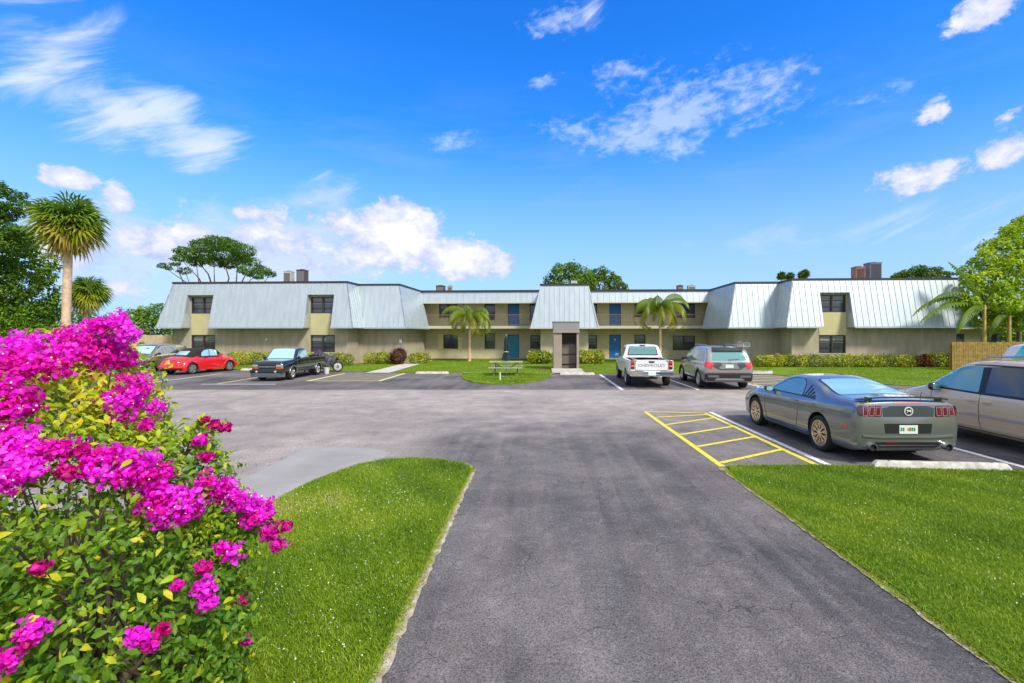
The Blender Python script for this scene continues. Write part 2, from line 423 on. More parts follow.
c.decal('plate_mark', [[(-.14+.038*k+(.075 if k > 1 else 0),.595),(-.115+.038*k+(.075 if k > 1 else 0),.595),(-.115+.038*k+(.075 if k > 1 else 0),.655),(-.14+.038*k+(.075 if k > 1 else 0),.655)] for k in range(5)], 'B', M['plate_green'], off=.016, parent=pl)
c.decal('rear_diffuser', rpoly([(-.60,.40),(-.50,.30),(.50,.30),(.60,.40)], .03), 'B', M['black_trim'], off=.006)
c.decal('bumper_crease', [stroke([(-.80,.51),(-.5,.485),(.5,.485),(.80,.51)], .03)], 'B', M['p_gray'], off=.02)
c.decal('bumper_lip', [stroke([(-.60,.30),(-.48,.265),(.48,.265),(.60,.30)], .035)], 'B', M['p_gray'], off=.02)
c.decal('reflector', [(-.42,.375),(-.20,.375),(-.20,.405),(-.44,.405)], 'B', M['red_lens'], off=.012)
c.decal('high_brake_lamp', [(-.24,1.065),(.24,1.065),(.23,1.085),(-.23,1.085)], 'B', M['red_bright'], off=.006)
c.decal('side_marker', [(-2.12,.62),(-1.98,.62),(-1.98,.665),(-2.14,.665)], 'L', M['red_bright'], sym=True)
for sg in (-1,1):
    e = MB().tube([(sg*.66,-2.18,.315),(sg*.66,-2.41,.315)], [.055,.06], 20, cap=False).build('exhaust', M['chrome'], c.root, 40)
    MB().lathe([(.054,-2.385),(.001,-2.38)], 16, 'y').build('exhaust_bore', M['well'], e).location = (sg*.66,0,.315)
sp = MB(); xs = np.linspace(-.77,.77,15)
for i in range(14):
    def sec(x):
        q = (x/.80)**2; y = -2.24+.10*q; z = 1.19-.06*q*q
        return [(x,y-.11,z+.005),(x,y+.07,z-.015),(x,y+.07,z-.030),(x,y-.11,z-.022)]
    a, b = sec(xs[i]), sec(xs[i+1])
    sp.add(a+b, [(0,1,5,4),(1,2,6,5),(2,3,7,6),(3,0,4,7)]+([(0,3,2,1)] if i == 0 else [])+([(4,5,6,7)] if i == 13 else []))
for sg in (-1,1): sp.box(sg*.62-.04, sg*.62+.04, -2.26, -2.18, 1.10, 1.175)
sp.build('spoiler', mat('spoiler_paint', (.03,.032,.035), .3, .3, coat=1), c.root, 50)
MB().tube([(.52,-1.95,1.12),(.50,-2.02,1.24)], .006, 6).build('antenna', M['black_trim'], c.root)
c.decal('side_crease', [stroke([(-.60,.70),(.3,.71),(1.05,.74)], .02)], 'L', M['p_gray'], sym=True, off=.012)
c.decal('rocker_panel', [stroke([(-.82,.25),(.98,.25)], .07)], 'L', M['p_gray'], sym=True, off=.022)
c.decal('headlight', rpoly([(.46,.60),(.70,.62),(.68,.74),(.44,.72)], .03), 'F', M['clear_lens'], sym=True)
c.decal('grille', rpoly([(-.42,.52),(.42,.52),(.46,.70),(-.46,.70)], .03), 'F', M['black_trim'])
c.mirror(.86, .72, 1.0, M['p_black'], (.10,.06,.065), M['glass_sky'])
handles(c, (-.33,), .86, M['p_gray'])
c.wheels(.83, -1.28, 1.43, .348, .235, 'y10', M['alloy_gold'], rr=.74)

# ---- 2 tan minivan
c = Car('minivan', 'pale tan minivan with roof rack and grey stripe moulding parked right of the grey coupe', 'minivan', 10.12, 9.75, 0)
st = [(-2.55,.40,.82,.95,.78,1.05),(-2.48,.32,.90,1.0,.84,1.42),(-2.36,.30,.95,1.02,.90,1.66),(-2.1,.28,.97,1.04,.925,1.745),(-1.5,.26,.98,1.05,.94,1.76),(-.5,.25,.985,1.04,.945,1.775),(.1,.25,.985,1.03,.945,1.765),(.55,.25,.985,1.02,.94,1.71),
      (1.05,.25,.98,1.0,.93,1.44),(1.5,.26,.97,.985,.915,1.17),(1.72,.27,.96,.97,.90,1.09),(2.1,.29,.92,.90,.82,1.0),(2.4,.32,.82,.78,.72,.88),(2.55,.38,.66,.62,.55,.70)]
body = loft('body', st, M['p_tan'], c.root, tumble=.26, crown=.045, rc=.10)
c.surf(body); cut(body, [arch_cut(.95, (-1.45,1.52), .385)])
c.decal('windshield', [(-.66,.66),(.66,.66),(.80,1.62),(-.80,1.62)], 'T', M['glass'], r=.08)
c.decal('front_side_window', [(1.50,1.11),(1.16,1.33),(.82,1.53),(.50,1.60),(.16,1.62),(.12,1.08)], 'L', M['glass'], sym=True, r=.04)
c.decal('window_frame', [(1.60,1.07),(1.18,1.37),(.84,1.57),(.5,1.64),(.0,1.66),(-1.6,1.66),(-2.2,1.62),(-2.2,1.04),(0,1.04)], 'L', M['black_trim'], off=.0015, sym=True, r=.04)
c.decal('sliding_door_window', [(-.02,1.085),(-.02,1.62),(-.95,1.63),(-1.05,1.09)], 'L', M['glass_dark'], sym=True, r=.06)
c.decal('rear_side_window', [(-1.15,1.10),(-1.10,1.62),(-1.85,1.61),(-2.05,1.12)], 'L', M['glass_dark'], sym=True, r=.06)
c.decal('rear_window', [(-.68,1.12),(.68,1.12),(.62,1.56),(-.62,1.56)], 'B', M['glass_dark'], r=.05)
c.decal('door_seam', [stroke([(.07,1.05),(.07,.5),(.02,.30)], .014), stroke([(-1.08,1.05),(-1.08,.85),(-1.02,.55),(-.95,.30)], .014), stroke([(1.28,1.0),(1.24,.5),(1.1,.3)], .014), stroke([(1.1,.3),(-.95,.3)], .012)], 'L', M['black_trim'], sym=True, off=.0015)
c.decal('side_moulding', [stroke([(1.18,.63),(.1,.63)], .05), stroke([(.04,.63),(-.98,.63)], .05)], 'L', M['clear_lens'], sym=True, off=.014)
c.decal('rocker_panel', [stroke([(1.1,.28),(-.98,.28)], .07)], 'L', M['black_trim'], sym=True, off=.01)
c.decal('taillight', rpoly([(.62,.92),(.80,.95),(.78,1.3),(.64,1.3)], .03), 'B', M['red_lens'], sym=True)
c.decal('headlight', rpoly([(.40,.72),(.78,.74),(.76,.86),(.42,.88)], .03), 'F', M['clear_lens'], sym=True)
c.decal('grille', rpoly([(-.36,.6),(.36,.6),(.38,.82),(-.38,.82)], .03), 'F', M['black_trim'])
for sg in (-1,1):
    MB().tube([(sg*.66,.28,1.755),(sg*.66,.16,1.815),(sg*.66,-.8,1.835),(sg*.66,-1.75,1.815),(sg*.66,-1.88,1.75)], .02, 8).build('roof_rail', M['silver_trim'], c.root, 50)
for y in (-.1,-1.5): MB().box(-.66,.66,y-.025,y+.025,1.815,1.84).build('rack_crossbar', M['black_trim'], c.root, bevel=.005)
c.mirror(.93, 1.12, 1.10, M['p_black'], (.11,.07,.09), M['glass'])
handles(c, (.22,-.10), .90, M['p_tan'], .10)
c.wheels(.87, -1.45, 1.52, .34, .22, 's7', M['alloy'], rr=.70)

# ---- 3 white pickup
def pickup(c, paint, L0, L1, w, zb, belt, roof, rail, cab, hoodz, wr, wf, Rw, tx, cutb, rim, style, tumble=.30):
    c0, c1, c2, c3 = cab             # cab rear, roof front, windshield base, hood front
    st = [(L0,zb+.10,w*.93,rail-.05,w*.93,rail),(L0+.06,zb+.06,w*.97,rail-.04,w*.955,rail),(L0+.3,zb,w,rail-.04,w*.965,rail),(c0-.08,zb-.05,w,rail-.03,w*.965,rail),
          (c0-.02,zb-.05,w,rail-.02,w*.965,rail+.02),(c0+.04,zb-.05,w,belt,w*.965,roof-.12),(c0+.14,zb-.05,w,belt,w*.965,roof-.02),((c0+c1)/2,zb-.05,w,belt,w*.965,roof+.01),(c1,zb-.05,w,belt,w*.965,roof-.03),
          ((c1+c2)/2,zb-.05,w,belt-.01,w*.955,(roof+hoodz)/2+.02),(c2,zb-.05,w,belt-.04,w*.95,hoodz+.03),(c2+.15,zb-.05,w,hoodz-.08,w*.94,hoodz),(wf+.2,zb-.04,w*.99,hoodz-.12,w*.91,hoodz-.02),
          (L1-.15,zb-.02,w*.95,hoodz-.18,w*.88,hoodz-.07),(L1-.04,zb,w*.91,hoodz-.24,w*.84,hoodz-.14),(L1,zb+.04,w*.86,hoodz-.32,w*.80,hoodz-.24)]
    body = loft('body', st, paint, c.root, tumble=tumble, crown=.03, rc=.07)
    c.surf(body)
    def bed(cm): cm.append(MB().box(-w*.86, w*.86, L0+.09, c0-.10, .62, rail+.4))
    cut(body, [arch_cut(tx, (wr,wf), Rw*1.14), bed])
    c.wheels(tx-.12, wr, wf, Rw, .235, style, rim, rr=.62)
c = Car('pickup_truck', 'white pickup truck with chrome bumper and lettered tailgate, backed toward the camera', 'pickup', 5.12, 23.15, .065)
pickup(c, M['p_white'], -2.95, 2.85, .965, .50, 1.16, 1.80, 1.20, (-.55,.62,1.25,2.6), 1.12, -1.75, 1.85, .37, .965, None, M['alloy'], 's6')
c.decal('rear_window', [(-.68,1.32),(.68,1.32),(.60,1.68),(-.60,1.68)], 'B', M['glass'], r=.05, off=.01)
c.decal('window_surround', [(-.72,1.28),(.72,1.28),(.63,1.71),(-.63,1.71)], 'B', M['black_trim'], r=.05, off=.005)
c.decal('side_window', [(.98,1.20),(.55,1.62),(-.42,1.66),(-.44,1.20)], 'L', M['glass'], sym=True, r=.05)
c.decal('windshield', [(-.62,.70),(.62,.70),(.74,1.18),(-.74,1.18)], 'T', M['glass'], r=.05)
c.decal('door_seam', [stroke([(1.02,1.15),(.98,.48)], .015), stroke([(-.46,1.18),(-.46,.48)], .015)], 'L', M['black_trim'], sym=True, off=.002)
tg = c.decal('tailgate', rpoly([(-.68,.76),(.68,.76),(.68,1.185),(-.68,1.185)], .02), 'B', M['p_white'], off=.018)
c.decal('tailgate_gap', [[(-.70,.74),(.70,.74),(.70,1.19),(-.70,1.19)]], 'B', M['black_trim'], off=.002)
c.text('tailgate_lettering', 'CHEVROLET', 'B', 0, .955, .17, mat('letter_grey', (.30,.29,.31), .5), off=.024, sx=1.22, parent=tg)
c.decal('tailgate_handle', rpoly([(-.12,1.07),(.12,1.07),(.12,1.14),(-.12,1.14)], .02), 'B', M['black_trim'], off=.03, parent=tg)
for sg in (-1,1):
    t = c.decal('taillight', rpoly([(sg*.72,.80),(sg*.875,.80),(sg*.875,1.17),(sg*.72,1.17)], .02), 'B', M['red_lens'], off=.02)
    c.decal('lamp_segment', [(sg*.74,.90),(sg*.86,.90),(sg*.86,.97),(sg*.74,.97)], 'B', M['orange_lens'], off=.026, parent=t)
    c.decal('lamp_segment', [(sg*.74,1.04),(sg*.86,1.04),(sg*.86,1.14),(sg*.74,1.14)], 'B', M['red_bright'], off=.026, parent=t)
bp = MB().box(-.92,.92,-3.08,-2.95,.50,.70).box(-.30,.30,-3.10,-3.07,.50,.60).build('rear_bumper', M['chrome'], c.root, bevel=.02)
MB().box(-.16,.16,-3.107,-3.103,.545,.695).build('licence_plate', M['plate'], bp)
MB().box(-.9,-.35,-3.09,-2.98,.702,.715).box(.35,.9,-3.09,-2.98,.702,.715).build('step_pad', M['black_trim'], bp)
MB().tube([(0,-3.0,.42),(0,-3.2,.42)], .03, 8).box(-.25,.25,-2.98,-2.9,.38,.46).build('tow_hitch', M['black_trim'], c.root)
MB().box(-.14,.14,-.52,-.46,1.74,1.775).build('high_brake_lamp', M['red_lens'], c.root, bevel=.01)
c.decal('headlight', rpoly([(.5,.74),(.80,.74),(.80,.86),(.5,.86)], .02), 'F', M['clear_lens'], sym=True)
c.decal('grille', rpoly([(-.45,.66),(.45,.66),(.45,.86),(-.45,.86)], .02), 'F', M['black_trim'])
c.mirror(.93, .92, 1.22, M['glass'], (.12,.05,.10))
MB().box(-.82,.82,-2.80,-.66,.60,.66).build('bed_liner', M['black_trim'], c.root)
MB().box(-.84,.84,-.90,-.66,1.12,1.20).build('bed_box', M['p_black'], c.root, bevel=.01)

# ---- 4 black pickup
c = Car('pickup_truck', 'black compact pickup truck with alloy wheels and amber signal lamps facing the lane', 'pickup', -13.05, 25.4, math.pi-.01)
pickup(c, M['p_black'], -2.5, 2.3, .83, .40, 1.02, 1.56, 1.06, (-.40,.62,1.12,2.0), 1.03, -1.42, 1.42, .33, .83, None, M['alloy'], 'star')
c.decal('rear_window', [(-.58,1.16),(.58,1.16),(.52,1.44),(-.52,1.44)], 'B', M['glass'], r=.05, off=.01)
c.decal('side_window', [(.95,1.06),(.52,1.42),(-.28,1.45),(-.30,1.06)], 'L', M['glass'], sym=True, r=.05)
c.decal('windshield', [(-.56,.64),(.56,.64),(.67,1.10),(-.67,1.10)], 'T', M['glass_sky'], r=.05)
c.decal('windshield', [(-.60,1.15),(.60,1.15),(.52,1.42),(-.52,1.42)], 'F', M['glass_sky'], r=.05, off=.006)
c.decal('door_seam', [stroke([(.98,1.0),(.92,.42)], .016), stroke([(-.32,1.02),(-.32,.42)], .012)], 'L', M['silver_trim'], sym=True, off=.002)
c.decal('side_moulding', [stroke([(.98,.60),(-1.0,.60)], .035), stroke([(-1.8,.62),(-2.4,.62)], .03)], 'L', M['silver_trim'], sym=True, off=.01)
c.decal('grille', rpoly([(-.40,.60),(.40,.60),(.42,.80),(-.42,.80)], .02), 'F', M['well'], off=.006)
gb = c.decal('grille_bar', [stroke([(-.41,.70),(.41,.70)], .035)], 'F', M['silver_trim'], off=.012)
c.decal('badge', [[(-.07,.685),(-.02,.685),(-.02,.675),(.02,.675),(.02,.685),(.07,.685),(.07,.715),(.02,.715),(.02,.725),(-.02,.725),(-.02,.715),(-.07,.715)]], 'F', M['chrome'], off=.02)
c.decal('headlight', rpoly([(.44,.70),(.74,.70),(.72,.80),(.44,.80)], .02), 'F', M['clear_lens'], sym=True, off=.01)
c.decal('turn_signal', rpoly([(.44,.60),(.76,.61),(.75,.685),(.44,.685)], .02), 'F', M['orange_lens'], sym=True, off=.012)
fb = MB().box(-.80,.80,2.28,2.40,.40,.56).build('front_bumper', M['p_black'], c.root, bevel=.04)
MB().prism([(-.84,0),(-.78,-.0),(-.5,.10),(.5,.10),(.78,0),(.84,0),(.6,.17),(-.6,.17)], .20,.40, 0, Matrix.Translation((0,2.22,0))).build('air_dam', mat('air_dam', (.10,.13,.14), .3, .4, coat=1), c.root)
for sg in (-1,1): MB().lathe([(.05,2.40),(.05,2.415),(.001,2.42)], 16, 'y').build('fog_lamp', M['clear_lens'], fb).location = (sg*.45,0,.47)
for sg in (-1,1):
    for y in (-1.42, 1.42):
        pts = [(sg*.842, y+.385*math.cos(t), .31+.385*math.sin(t)) for t in np.linspace(.15, math.pi-.15, 14)]
        MB().tube(pts, .018, 6).build('wheel_arch_trim', M['silver_trim'], c.root, 60)
c.mirror(.80, .92, 1.08, M['p_black'], (.09,.05,.07))
c.decal('taillight', [(.66,.7),(.78,.7),(.78,1.0),(.66,1.0)], 'B', M['red_lens'], sym=True)
MB().box(-.80,.80,-2.62,-2.5,.42,.58).build('rear_bumper', M['chrome'], c.root, bevel=.02)

# ---- 5 silver SUV
def suv_lower(c, st, paint, wr, wf, Rw, tx, tumble=.26): 
    body = loft('body', st, paint, c.root, tumble=tumble, crown=.05, rc=.10); c.surf(body); cut(body, [arch_cut(tx, (wr,wf), Rw*1.13)]); return body
c = Car('suv', 'silver suv seen from behind with dark tailgate panel, right of the white pickup', 'suv', 8.12, 21.95, .07)
st = [(-2.45,.42,.86,.95,.86,1.10),(-2.40,.34,.94,1.02,.90,1.22),(-2.30,.30,.98,1.06,.93,1.45),(-2.14,.29,1.0,1.08,.945,1.66),(-1.95,.29,1.0,1.08,.95,1.735),(-1.2,.28,1.0,1.07,.955,1.775),(-.3,.28,1.0,1.06,.955,1.785),(.3,.28,1.0,1.05,.95,1.75),(.6,.28,1.0,1.04,.945,1.66),
      (1.05,.28,.995,1.03,.94,1.40),(1.42,.28,.99,1.02,.93,1.16),(1.6,.28,.985,1.0,.92,1.11),(2.1,.30,.96,.96,.88,1.05),(2.42,.34,.90,.86,.82,.98),(2.55,.40,.80,.74,.72,.84)]
suv_lower(c, st, M['p_silver'], -1.42, 1.60, .375, .97)
c.decal('rear_window', [(-.70,1.20),(.70,1.20),(.60,1.60),(-.60,1.60)], 'B', M['glass'], r=.05, off=.006)
c.decal('rear_spoiler', rpoly([(-.62,1.56),(.62,1.56),(.60,1.66),(-.60,1.66)], .02), 'B', M['black_trim'], off=.09)
c.decal('rear_wiper', [stroke([(-.05,1.215),(.40,1.25)], .04)], 'B', M['black_trim'], off=.015)
c.decal('tailgate_panel', rpoly([(-.66,.95),(-.40,.82),(.40,.82),(.66,.95),(.86,1.02),(.86,1.12),(-.86,1.12),(-.86,1.02)], .02), 'B', mat('tailgate_grey', (.09,.10,.09), .35, .4), off=.006)
c.decal('tailgate_inset', rpoly([(-.42,.86),(.42,.86),(.28,1.06),(-.28,1.06)], .02), 'B', M['p_silver'], off=.010)
c.text('tailgate_lettering', 'EXPLORER', 'B', 0, 1.10, .065, M['chrome'], off=.012, sx=2.2)
c.decal('licence_plate', [(-.16,.90),(.16,.90),(.16,1.04),(-.16,1.04)], 'B', M['plate'], off=.016)
for sg in (-1,1):
    c.decal('taillight', rpoly([(sg*.62,1.08),(sg*.90,1.16),(sg*.92,.92),(sg*.72,.86)], .02), 'B', M['red_bright'], off=.014)
    c.decal('wraparound_lamp', [(-2.38,.90),(-2.34,1.12),(-2.12,1.10),(-2.28,.93)], 'L' if sg < 0 else 'R', M['red_bright'], off=.01)
c.decal('bumper_valance', rpoly([(-.95,.36),(.95,.36),(.95,.66),(-.95,.66)], .02), 'B', M['black_trim'], off=.008)
c.decal('bumper_strip', [stroke([(-.90,.69),(.90,.69)], .03)], 'B', M['red_lens'], off=.010)
c.decal('skid_plate', rpoly([(-.62,.40),(.62,.40),(.5,.47),(-.5,.47)], .02), 'B', M['silver_trim'], off=.02)
c.decal('bumper_insert', rpoly([(.40,.50),(.85,.52),(.85,.60),(.45,.60)], .02), 'B', M['silver_trim'], off=.016, sym=True)
c.decal('side_window', [(1.22,1.13),(.55,1.60),(.1,1.66),(.1,1.12)], 'L', M['glass'], sym=True, r=.04)
c.decal('side_window', [(.02,1.12),(.02,1.66),(-.80,1.66),(-.90,1.13)], 'L', M['glass'], sym=True, r=.04)
c.decal('quarter_window', [(-1.02,1.14),(-.95,1.65),(-1.75,1.60),(-2.10,1.16)], 'L', M['glass_dark'], sym=True, r=.04)
c.decal('door_seam', [stroke([(1.15,1.05),(1.1,.4)], .016), stroke([(.06,1.1),(.04,.38)], .016), stroke([(-.93,1.1),(-.93,.75),(-.98,.5)], .012)], 'L', M['black_trim'], sym=True, off=.002)
c.decal('sill_cladding', [stroke([(1.22,.33),(-1.02,.33)], .14)], 'L', M['black_trim'], sym=True, off=.01)
for sg in (-1,1):
    MB().tube([(sg*.68,.25,1.75),(sg*.68,.1,1.82),(sg*.68,-1.5,1.825),(sg*.68,-1.75,1.75)], .018, 8).build('roof_rail', M['silver_trim'], c.root, 50)
    for y in (-1.42, 1.60):
        pts = [(sg*.995, y+.425*math.cos(t), .35+.425*math.sin(t)) for t in np.linspace(-.1, math.pi+.1, 16)]
        MB().tube(pts, .028, 6).build('wheel_arch_trim', M['black_trim'], c.root, 60)
MB().box(-.02,.02,-1.9,-1.75,1.76,1.82).build('roof_antenna', M['black_trim'], c.root, bevel=.006)
c.mirror(.95, .98, 1.16, M['p_black'], (.11,.07,.08))
handles(c, (-.75,.2), .98, M['p_silver'])
c.decal('headlight', rpoly([(.55,.82),(.84,.84),(.8,.92),(.55,.92)], .02), 'F', M['clear_lens'], sym=True)
c.decal('grille', rpoly([(-.5,.62),(.5,.62),(.5,.88),(-.5,.88)], .03), 'F', M['black_trim'])
c.wheels(.88, -1.42, 1.60, .375, .24, 's5', M['alloy'], rr=.70)

# ---- 6 brown compact SUV facing us
c = Car('suv', 'brown compact suv facing the lane with one alloy wheel showing, left of the red convertible', 'suv', -23.75, 29.5, math.pi-.04)
st = [(-2.1,.36,.80,.95,.80,1.10),(-2.05,.32,.86,1.0,.84,1.38),(-1.9,.30,.90,1.04,.86,1.60),(-1.6,.28,.92,1.05,.87,1.67),(-.5,.27,.92,1.03,.87,1.69),(.2,.27,.92,1.02,.87,1.66),(.45,.27,.92,1.01,.87,1.60),(.9,.27,.92,1.0,.865,1.30),(1.15,.27,.92,.99,.86,1.12),
      (1.35,.28,.92,.96,.83,1.06),(1.8,.30,.89,.88,.78,.98),(2.0,.34,.82,.78,.72,.86),(2.08,.40,.74,.70,.66,.74)]
suv_lower(c, st, M['p_brown'], -1.25, 1.30, .335, .89)
c.decal('windshield', [(-.60,.52),(.60,.52),(.70,1.12),(-.70,1.12)], 'T', M['glass_sky'], r=.05)
c.decal('windshield_rim', [(-.64,.48),(.64,.48),(.74,1.16),(-.74,1.16)], 'T', M['black_trim'], r=.05, off=.002)
c.decal('side_window', [(1.0,1.08),(.45,1.54),(-.1,1.57),(-.1,1.08)], 'L', M['glass_dark'], sym=True, r=.04)
c.decal('side_window', [(-.2,1.08),(-.2,1.57),(-1.0,1.57),(-1.1,1.09)], 'L', M['glass_dark'], sym=True, r=.04)
c.decal('headlight', rpoly([(.44,.76),(.78,.78),(.76,.90),(.46,.86)], .03), 'F', M['clear_lens'], sym=True)
c.decal('headlight', rpoly([(1.72,.76),(1.98,.74),(1.96,.84),(1.70,.88)], .03), 'L', M['clear_lens'], sym=True)
c.decal('grille', rpoly([(-.36,.74),(.36,.74),(.38,.84),(-.38,.84)], .02), 'F', M['black_trim'])
c.decal('lower_grille', rpoly([(-.5,.42),(.5,.42),(.54,.60),(-.54,.60)], .02), 'F', M['black_trim'])
c.decal('sill_cladding', [stroke([(.9,.32),(-.88,.32)], .12)], 'L', M['black_trim'], sym=True, off=.01)
c.decal('door_seam', [stroke([(.85,1.0),(.85,.4)], .016), stroke([(-.15,1.05),(-.15,.4)], .012)], 'L', M['black_trim'], sym=True, off=.002)
c.mirror(.88, .75, 1.10, M['black_trim'], (.10,.06,.07))
c.wheels(.81, -1.25, 1.30, .335, .22, 's5', M['alloy'], rr=.68)

# ---- 7 red convertible, top up
c = Car('convertible', 'bright red rounded convertible with raised black fabric roof', 'car', -20.12, 28.6, .22)
fw = .70
st = [(-2.04,.36,.50,.62,.42,.74),(-1.98,.30,.60,.70,.52,.84),(-1.8,.26,.70,.78,.60,.95),(-1.5,.24,.78,.84,.68,1.01),(-1.0,.22,.82,.86,.76,1.02),(0,.22,.83,.88,.77,1.00),(.8,.22,.82,.88,.76,1.0),(1.1,.22,.80,.86,.72,.97),(1.5,.24,.74,.80,.62,.90),(1.85,.28,.66,.68,.52,.76),(2.0,.34,.54,.58,.42,.62)]
body = loft('body', st, M['p_red'], c.root, tumble=.6, crown=.05, rc=.2)
c.surf(body); cut(body, [arch_cut(.82, (-1.25,1.26), .36)])
for sg in (-1,1):
    for y in (-1.25,1.26):
        me = bpy.data.meshes.new('fender'); bm = bmesh.new(); bmesh.ops.create_uvsphere(bm, u_segments=28, v_segments=18, radius=1)
        for v in bm.verts: v.co = Vector((v.co.x*.30, v.co.y*(.62 if y > 0 else .60), v.co.z*.52))+Vector((sg*.60, y, .38))
        bm.to_mesh(me); bm.free(); o = link('fender', me, M['p_red'], c.root, 50)
        def low(cm): cm.append(MB().box(-2,2,-3,3,-1,.20))
        cut(o, [arch_cut(.86, (y,), .36), low])
        o.data.polygons.foreach_set('use_smooth', [True]*len(o.data.polygons)); o.data.set_sharp_from_angle(angle=R_(40))
top = [(-1.32,.90,.62,.95,.60,1.02),(-1.2,.90,.66,.97,.64,1.15),(-.95,.90,.70,.97,.68,1.33),(-.6,.90,.74,.97,.71,1.45),(-.1,.90,.75,.97,.72,1.50),(.3,.90,.75,.97,.72,1.47),(.5,.90,.74,.97,.71,1.40),(.56,.90,.74,.97,.71,1.37)]
tp = loft('convertible_top', top, M['fabric'], c.root, tumble=.32, crown=.05, rc=.14)
ws = [(.50,.88,.74,.97,.71,1.375),(.56,.88,.74,.97,.71,1.37),(.8,.88,.72,.965,.70,1.18),(1.02,.88,.70,.96,.68,1.02),(1.06,.88,.69,.94,.66,.98)]
w2 = loft('windshield_frame', ws, M['p_red'], c.root, tumble=.32, crown=.05, rc=.06, step=.03)
s0 = c.b; c.surf(w2); c.decal('windshield', [(-.56,.60),(.56,.60),(.62,1.0),(-.62,1.0)], 'T', M['glass_sky'], r=.04)
c.surf(tp)
c.decal('side_window', [(.50,1.0),(.48,1.32),(.1,1.385),(-.30,1.34),(-.52,1.20),(-.60,1.0)], 'L', M['glass_sky'], sym=True, r=.05)
c.decal('rear_window', [(-.40,1.08),(.40,1.08),(.36,1.30),(-.36,1.30)], 'B', M['glass_sky'], r=.04)
MB().tube([(.745,-.10,1.0),(.665,-.08,1.38)], .014, 6).build('window_divider', M['black_trim'], c.root)
MB().tube([(-.745,-.10,1.0),(-.665,-.08,1.38)], .014, 6).build('window_divider', M['black_trim'], c.root)
c.b = s0
c.decal('licence_plate', [(-.15,.60),(.15,.60),(.15,.71),(-.15,.71)], 'B', M['plate'], off=.012)
for sg in (-1,1):
    MB().lathe([(.075,0),(.07,.02),(.001,.03)], 18, 'y').build('taillight', M['red_lens'], c.root, 40).location = (sg*.60,-1.865,.66)
    c.root.children[-1].rotation_euler = (0,0,math.pi)
bp = MB().tube([(.80,-1.85,.42),(.6,-2.02,.42),(0,-2.10,.42),(-.6,-2.02,.42),(-.80,-1.85,.42)], .10, 12).build('rear_bumper', M['p_red'], c.root, 50)
MB().tube([(.78,1.78,.42),(.5,1.98,.42),(0,2.06,.42),(-.5,1.98,.42),(-.78,1.78,.42)], .10, 12).build('front_bumper', M['p_red'], c.root, 50)
MB().box(-.5,.5,-2.0,-1.9,.24,.36).build('rear_valance', M['black_trim'], c.root)
for sg in (-1,1): MB().box(sg*.74,sg*.82,-.78,.80,.20,.30).build('running_board', M['p_red'], c.root, bevel=.02)
c.decal('door_seam', [stroke([(.70,.98),(.66,.5),(.55,.32)], .016), stroke([(-.55,1.0),(-.58,.6),(-.5,.32)], .012)], 'L', M['black_trim'], sym=True, off=.002)
c.decal('boot_badge', [ell(0,.86,.05,.05)], 'B', M['chrome'], off=.006)
c.mirror(.76, .62, 1.06, M['p_red'], (.09,.05,.06))
handles(c, (-.38,), .88, M['p_red'])
c.wheels(.73, -1.25, 1.26, .32, .20, 'star', M['alloy'], rr=.68)

# ---- 8 white vehicle mostly hidden behind the minivan
c = Car('suv', 'tall white suv with teal windows, mostly hidden behind the tan minivan at right edge', 'suv', 20.5, 17.7, math.pi)
st = [(a, b, w*.98, zs*1.08, ws*.98, zt*1.10) for a,b,w,zs,ws,zt in [(-2.45,.42,.86,.95,.86,1.10),(-2.30,.30,.98,1.06,.93,1.45),(-2.1,.29,1.0,1.08,.945,1.68),(-1.2,.28,1.0,1.07,.955,1.775),(-.3,.28,1.0,1.06,.955,1.785),(.6,.28,1.0,1.04,.945,1.68),
      (1.05,.28,.995,1.03,.94,1.40),(1.45,.28,.99,1.02,.93,1.16),(2.1,.30,.96,.96,.88,1.05),(2.42,.34,.90,.86,.82,.98),(2.55,.40,.80,.74,.72,.84)]]
suv_lower(c, st, M['p_white'], -1.42, 1.60, .375, .95)
tealm = mat('teal_glass', (.08,.55,.45), .06, .4, coat=1)
c.decal('windshield', [(-.70,.62),(.70,.62),(.80,1.38),(-.80,1.38)], 'T', tealm, r=.05)
c.decal('side_window', [(1.15,1.22),(.55,1.80),(.1,1.83),(.1,1.22)], 'L', tealm, sym=True, r=.04)
c.decal('side_window', [(.0,1.22),(.0,1.83),(-1.6,1.82),(-1.9,1.22)], 'L', tealm, sym=True, r=.04)
c.decal('rear_window', [(-.65,1.3),(.65,1.3),(.6,1.7),(-.6,1.7)], 'B', tealm, r=.04)
c.decal('headlight', rpoly([(.55,.88),(.80,.88),(.78,.97),(.55,.97)], .02), 'F', M['clear_lens'], sym=True)
c.wheels(.87, -1.42, 1.60, .375, .24, 's5', M['alloy'], rr=.70)

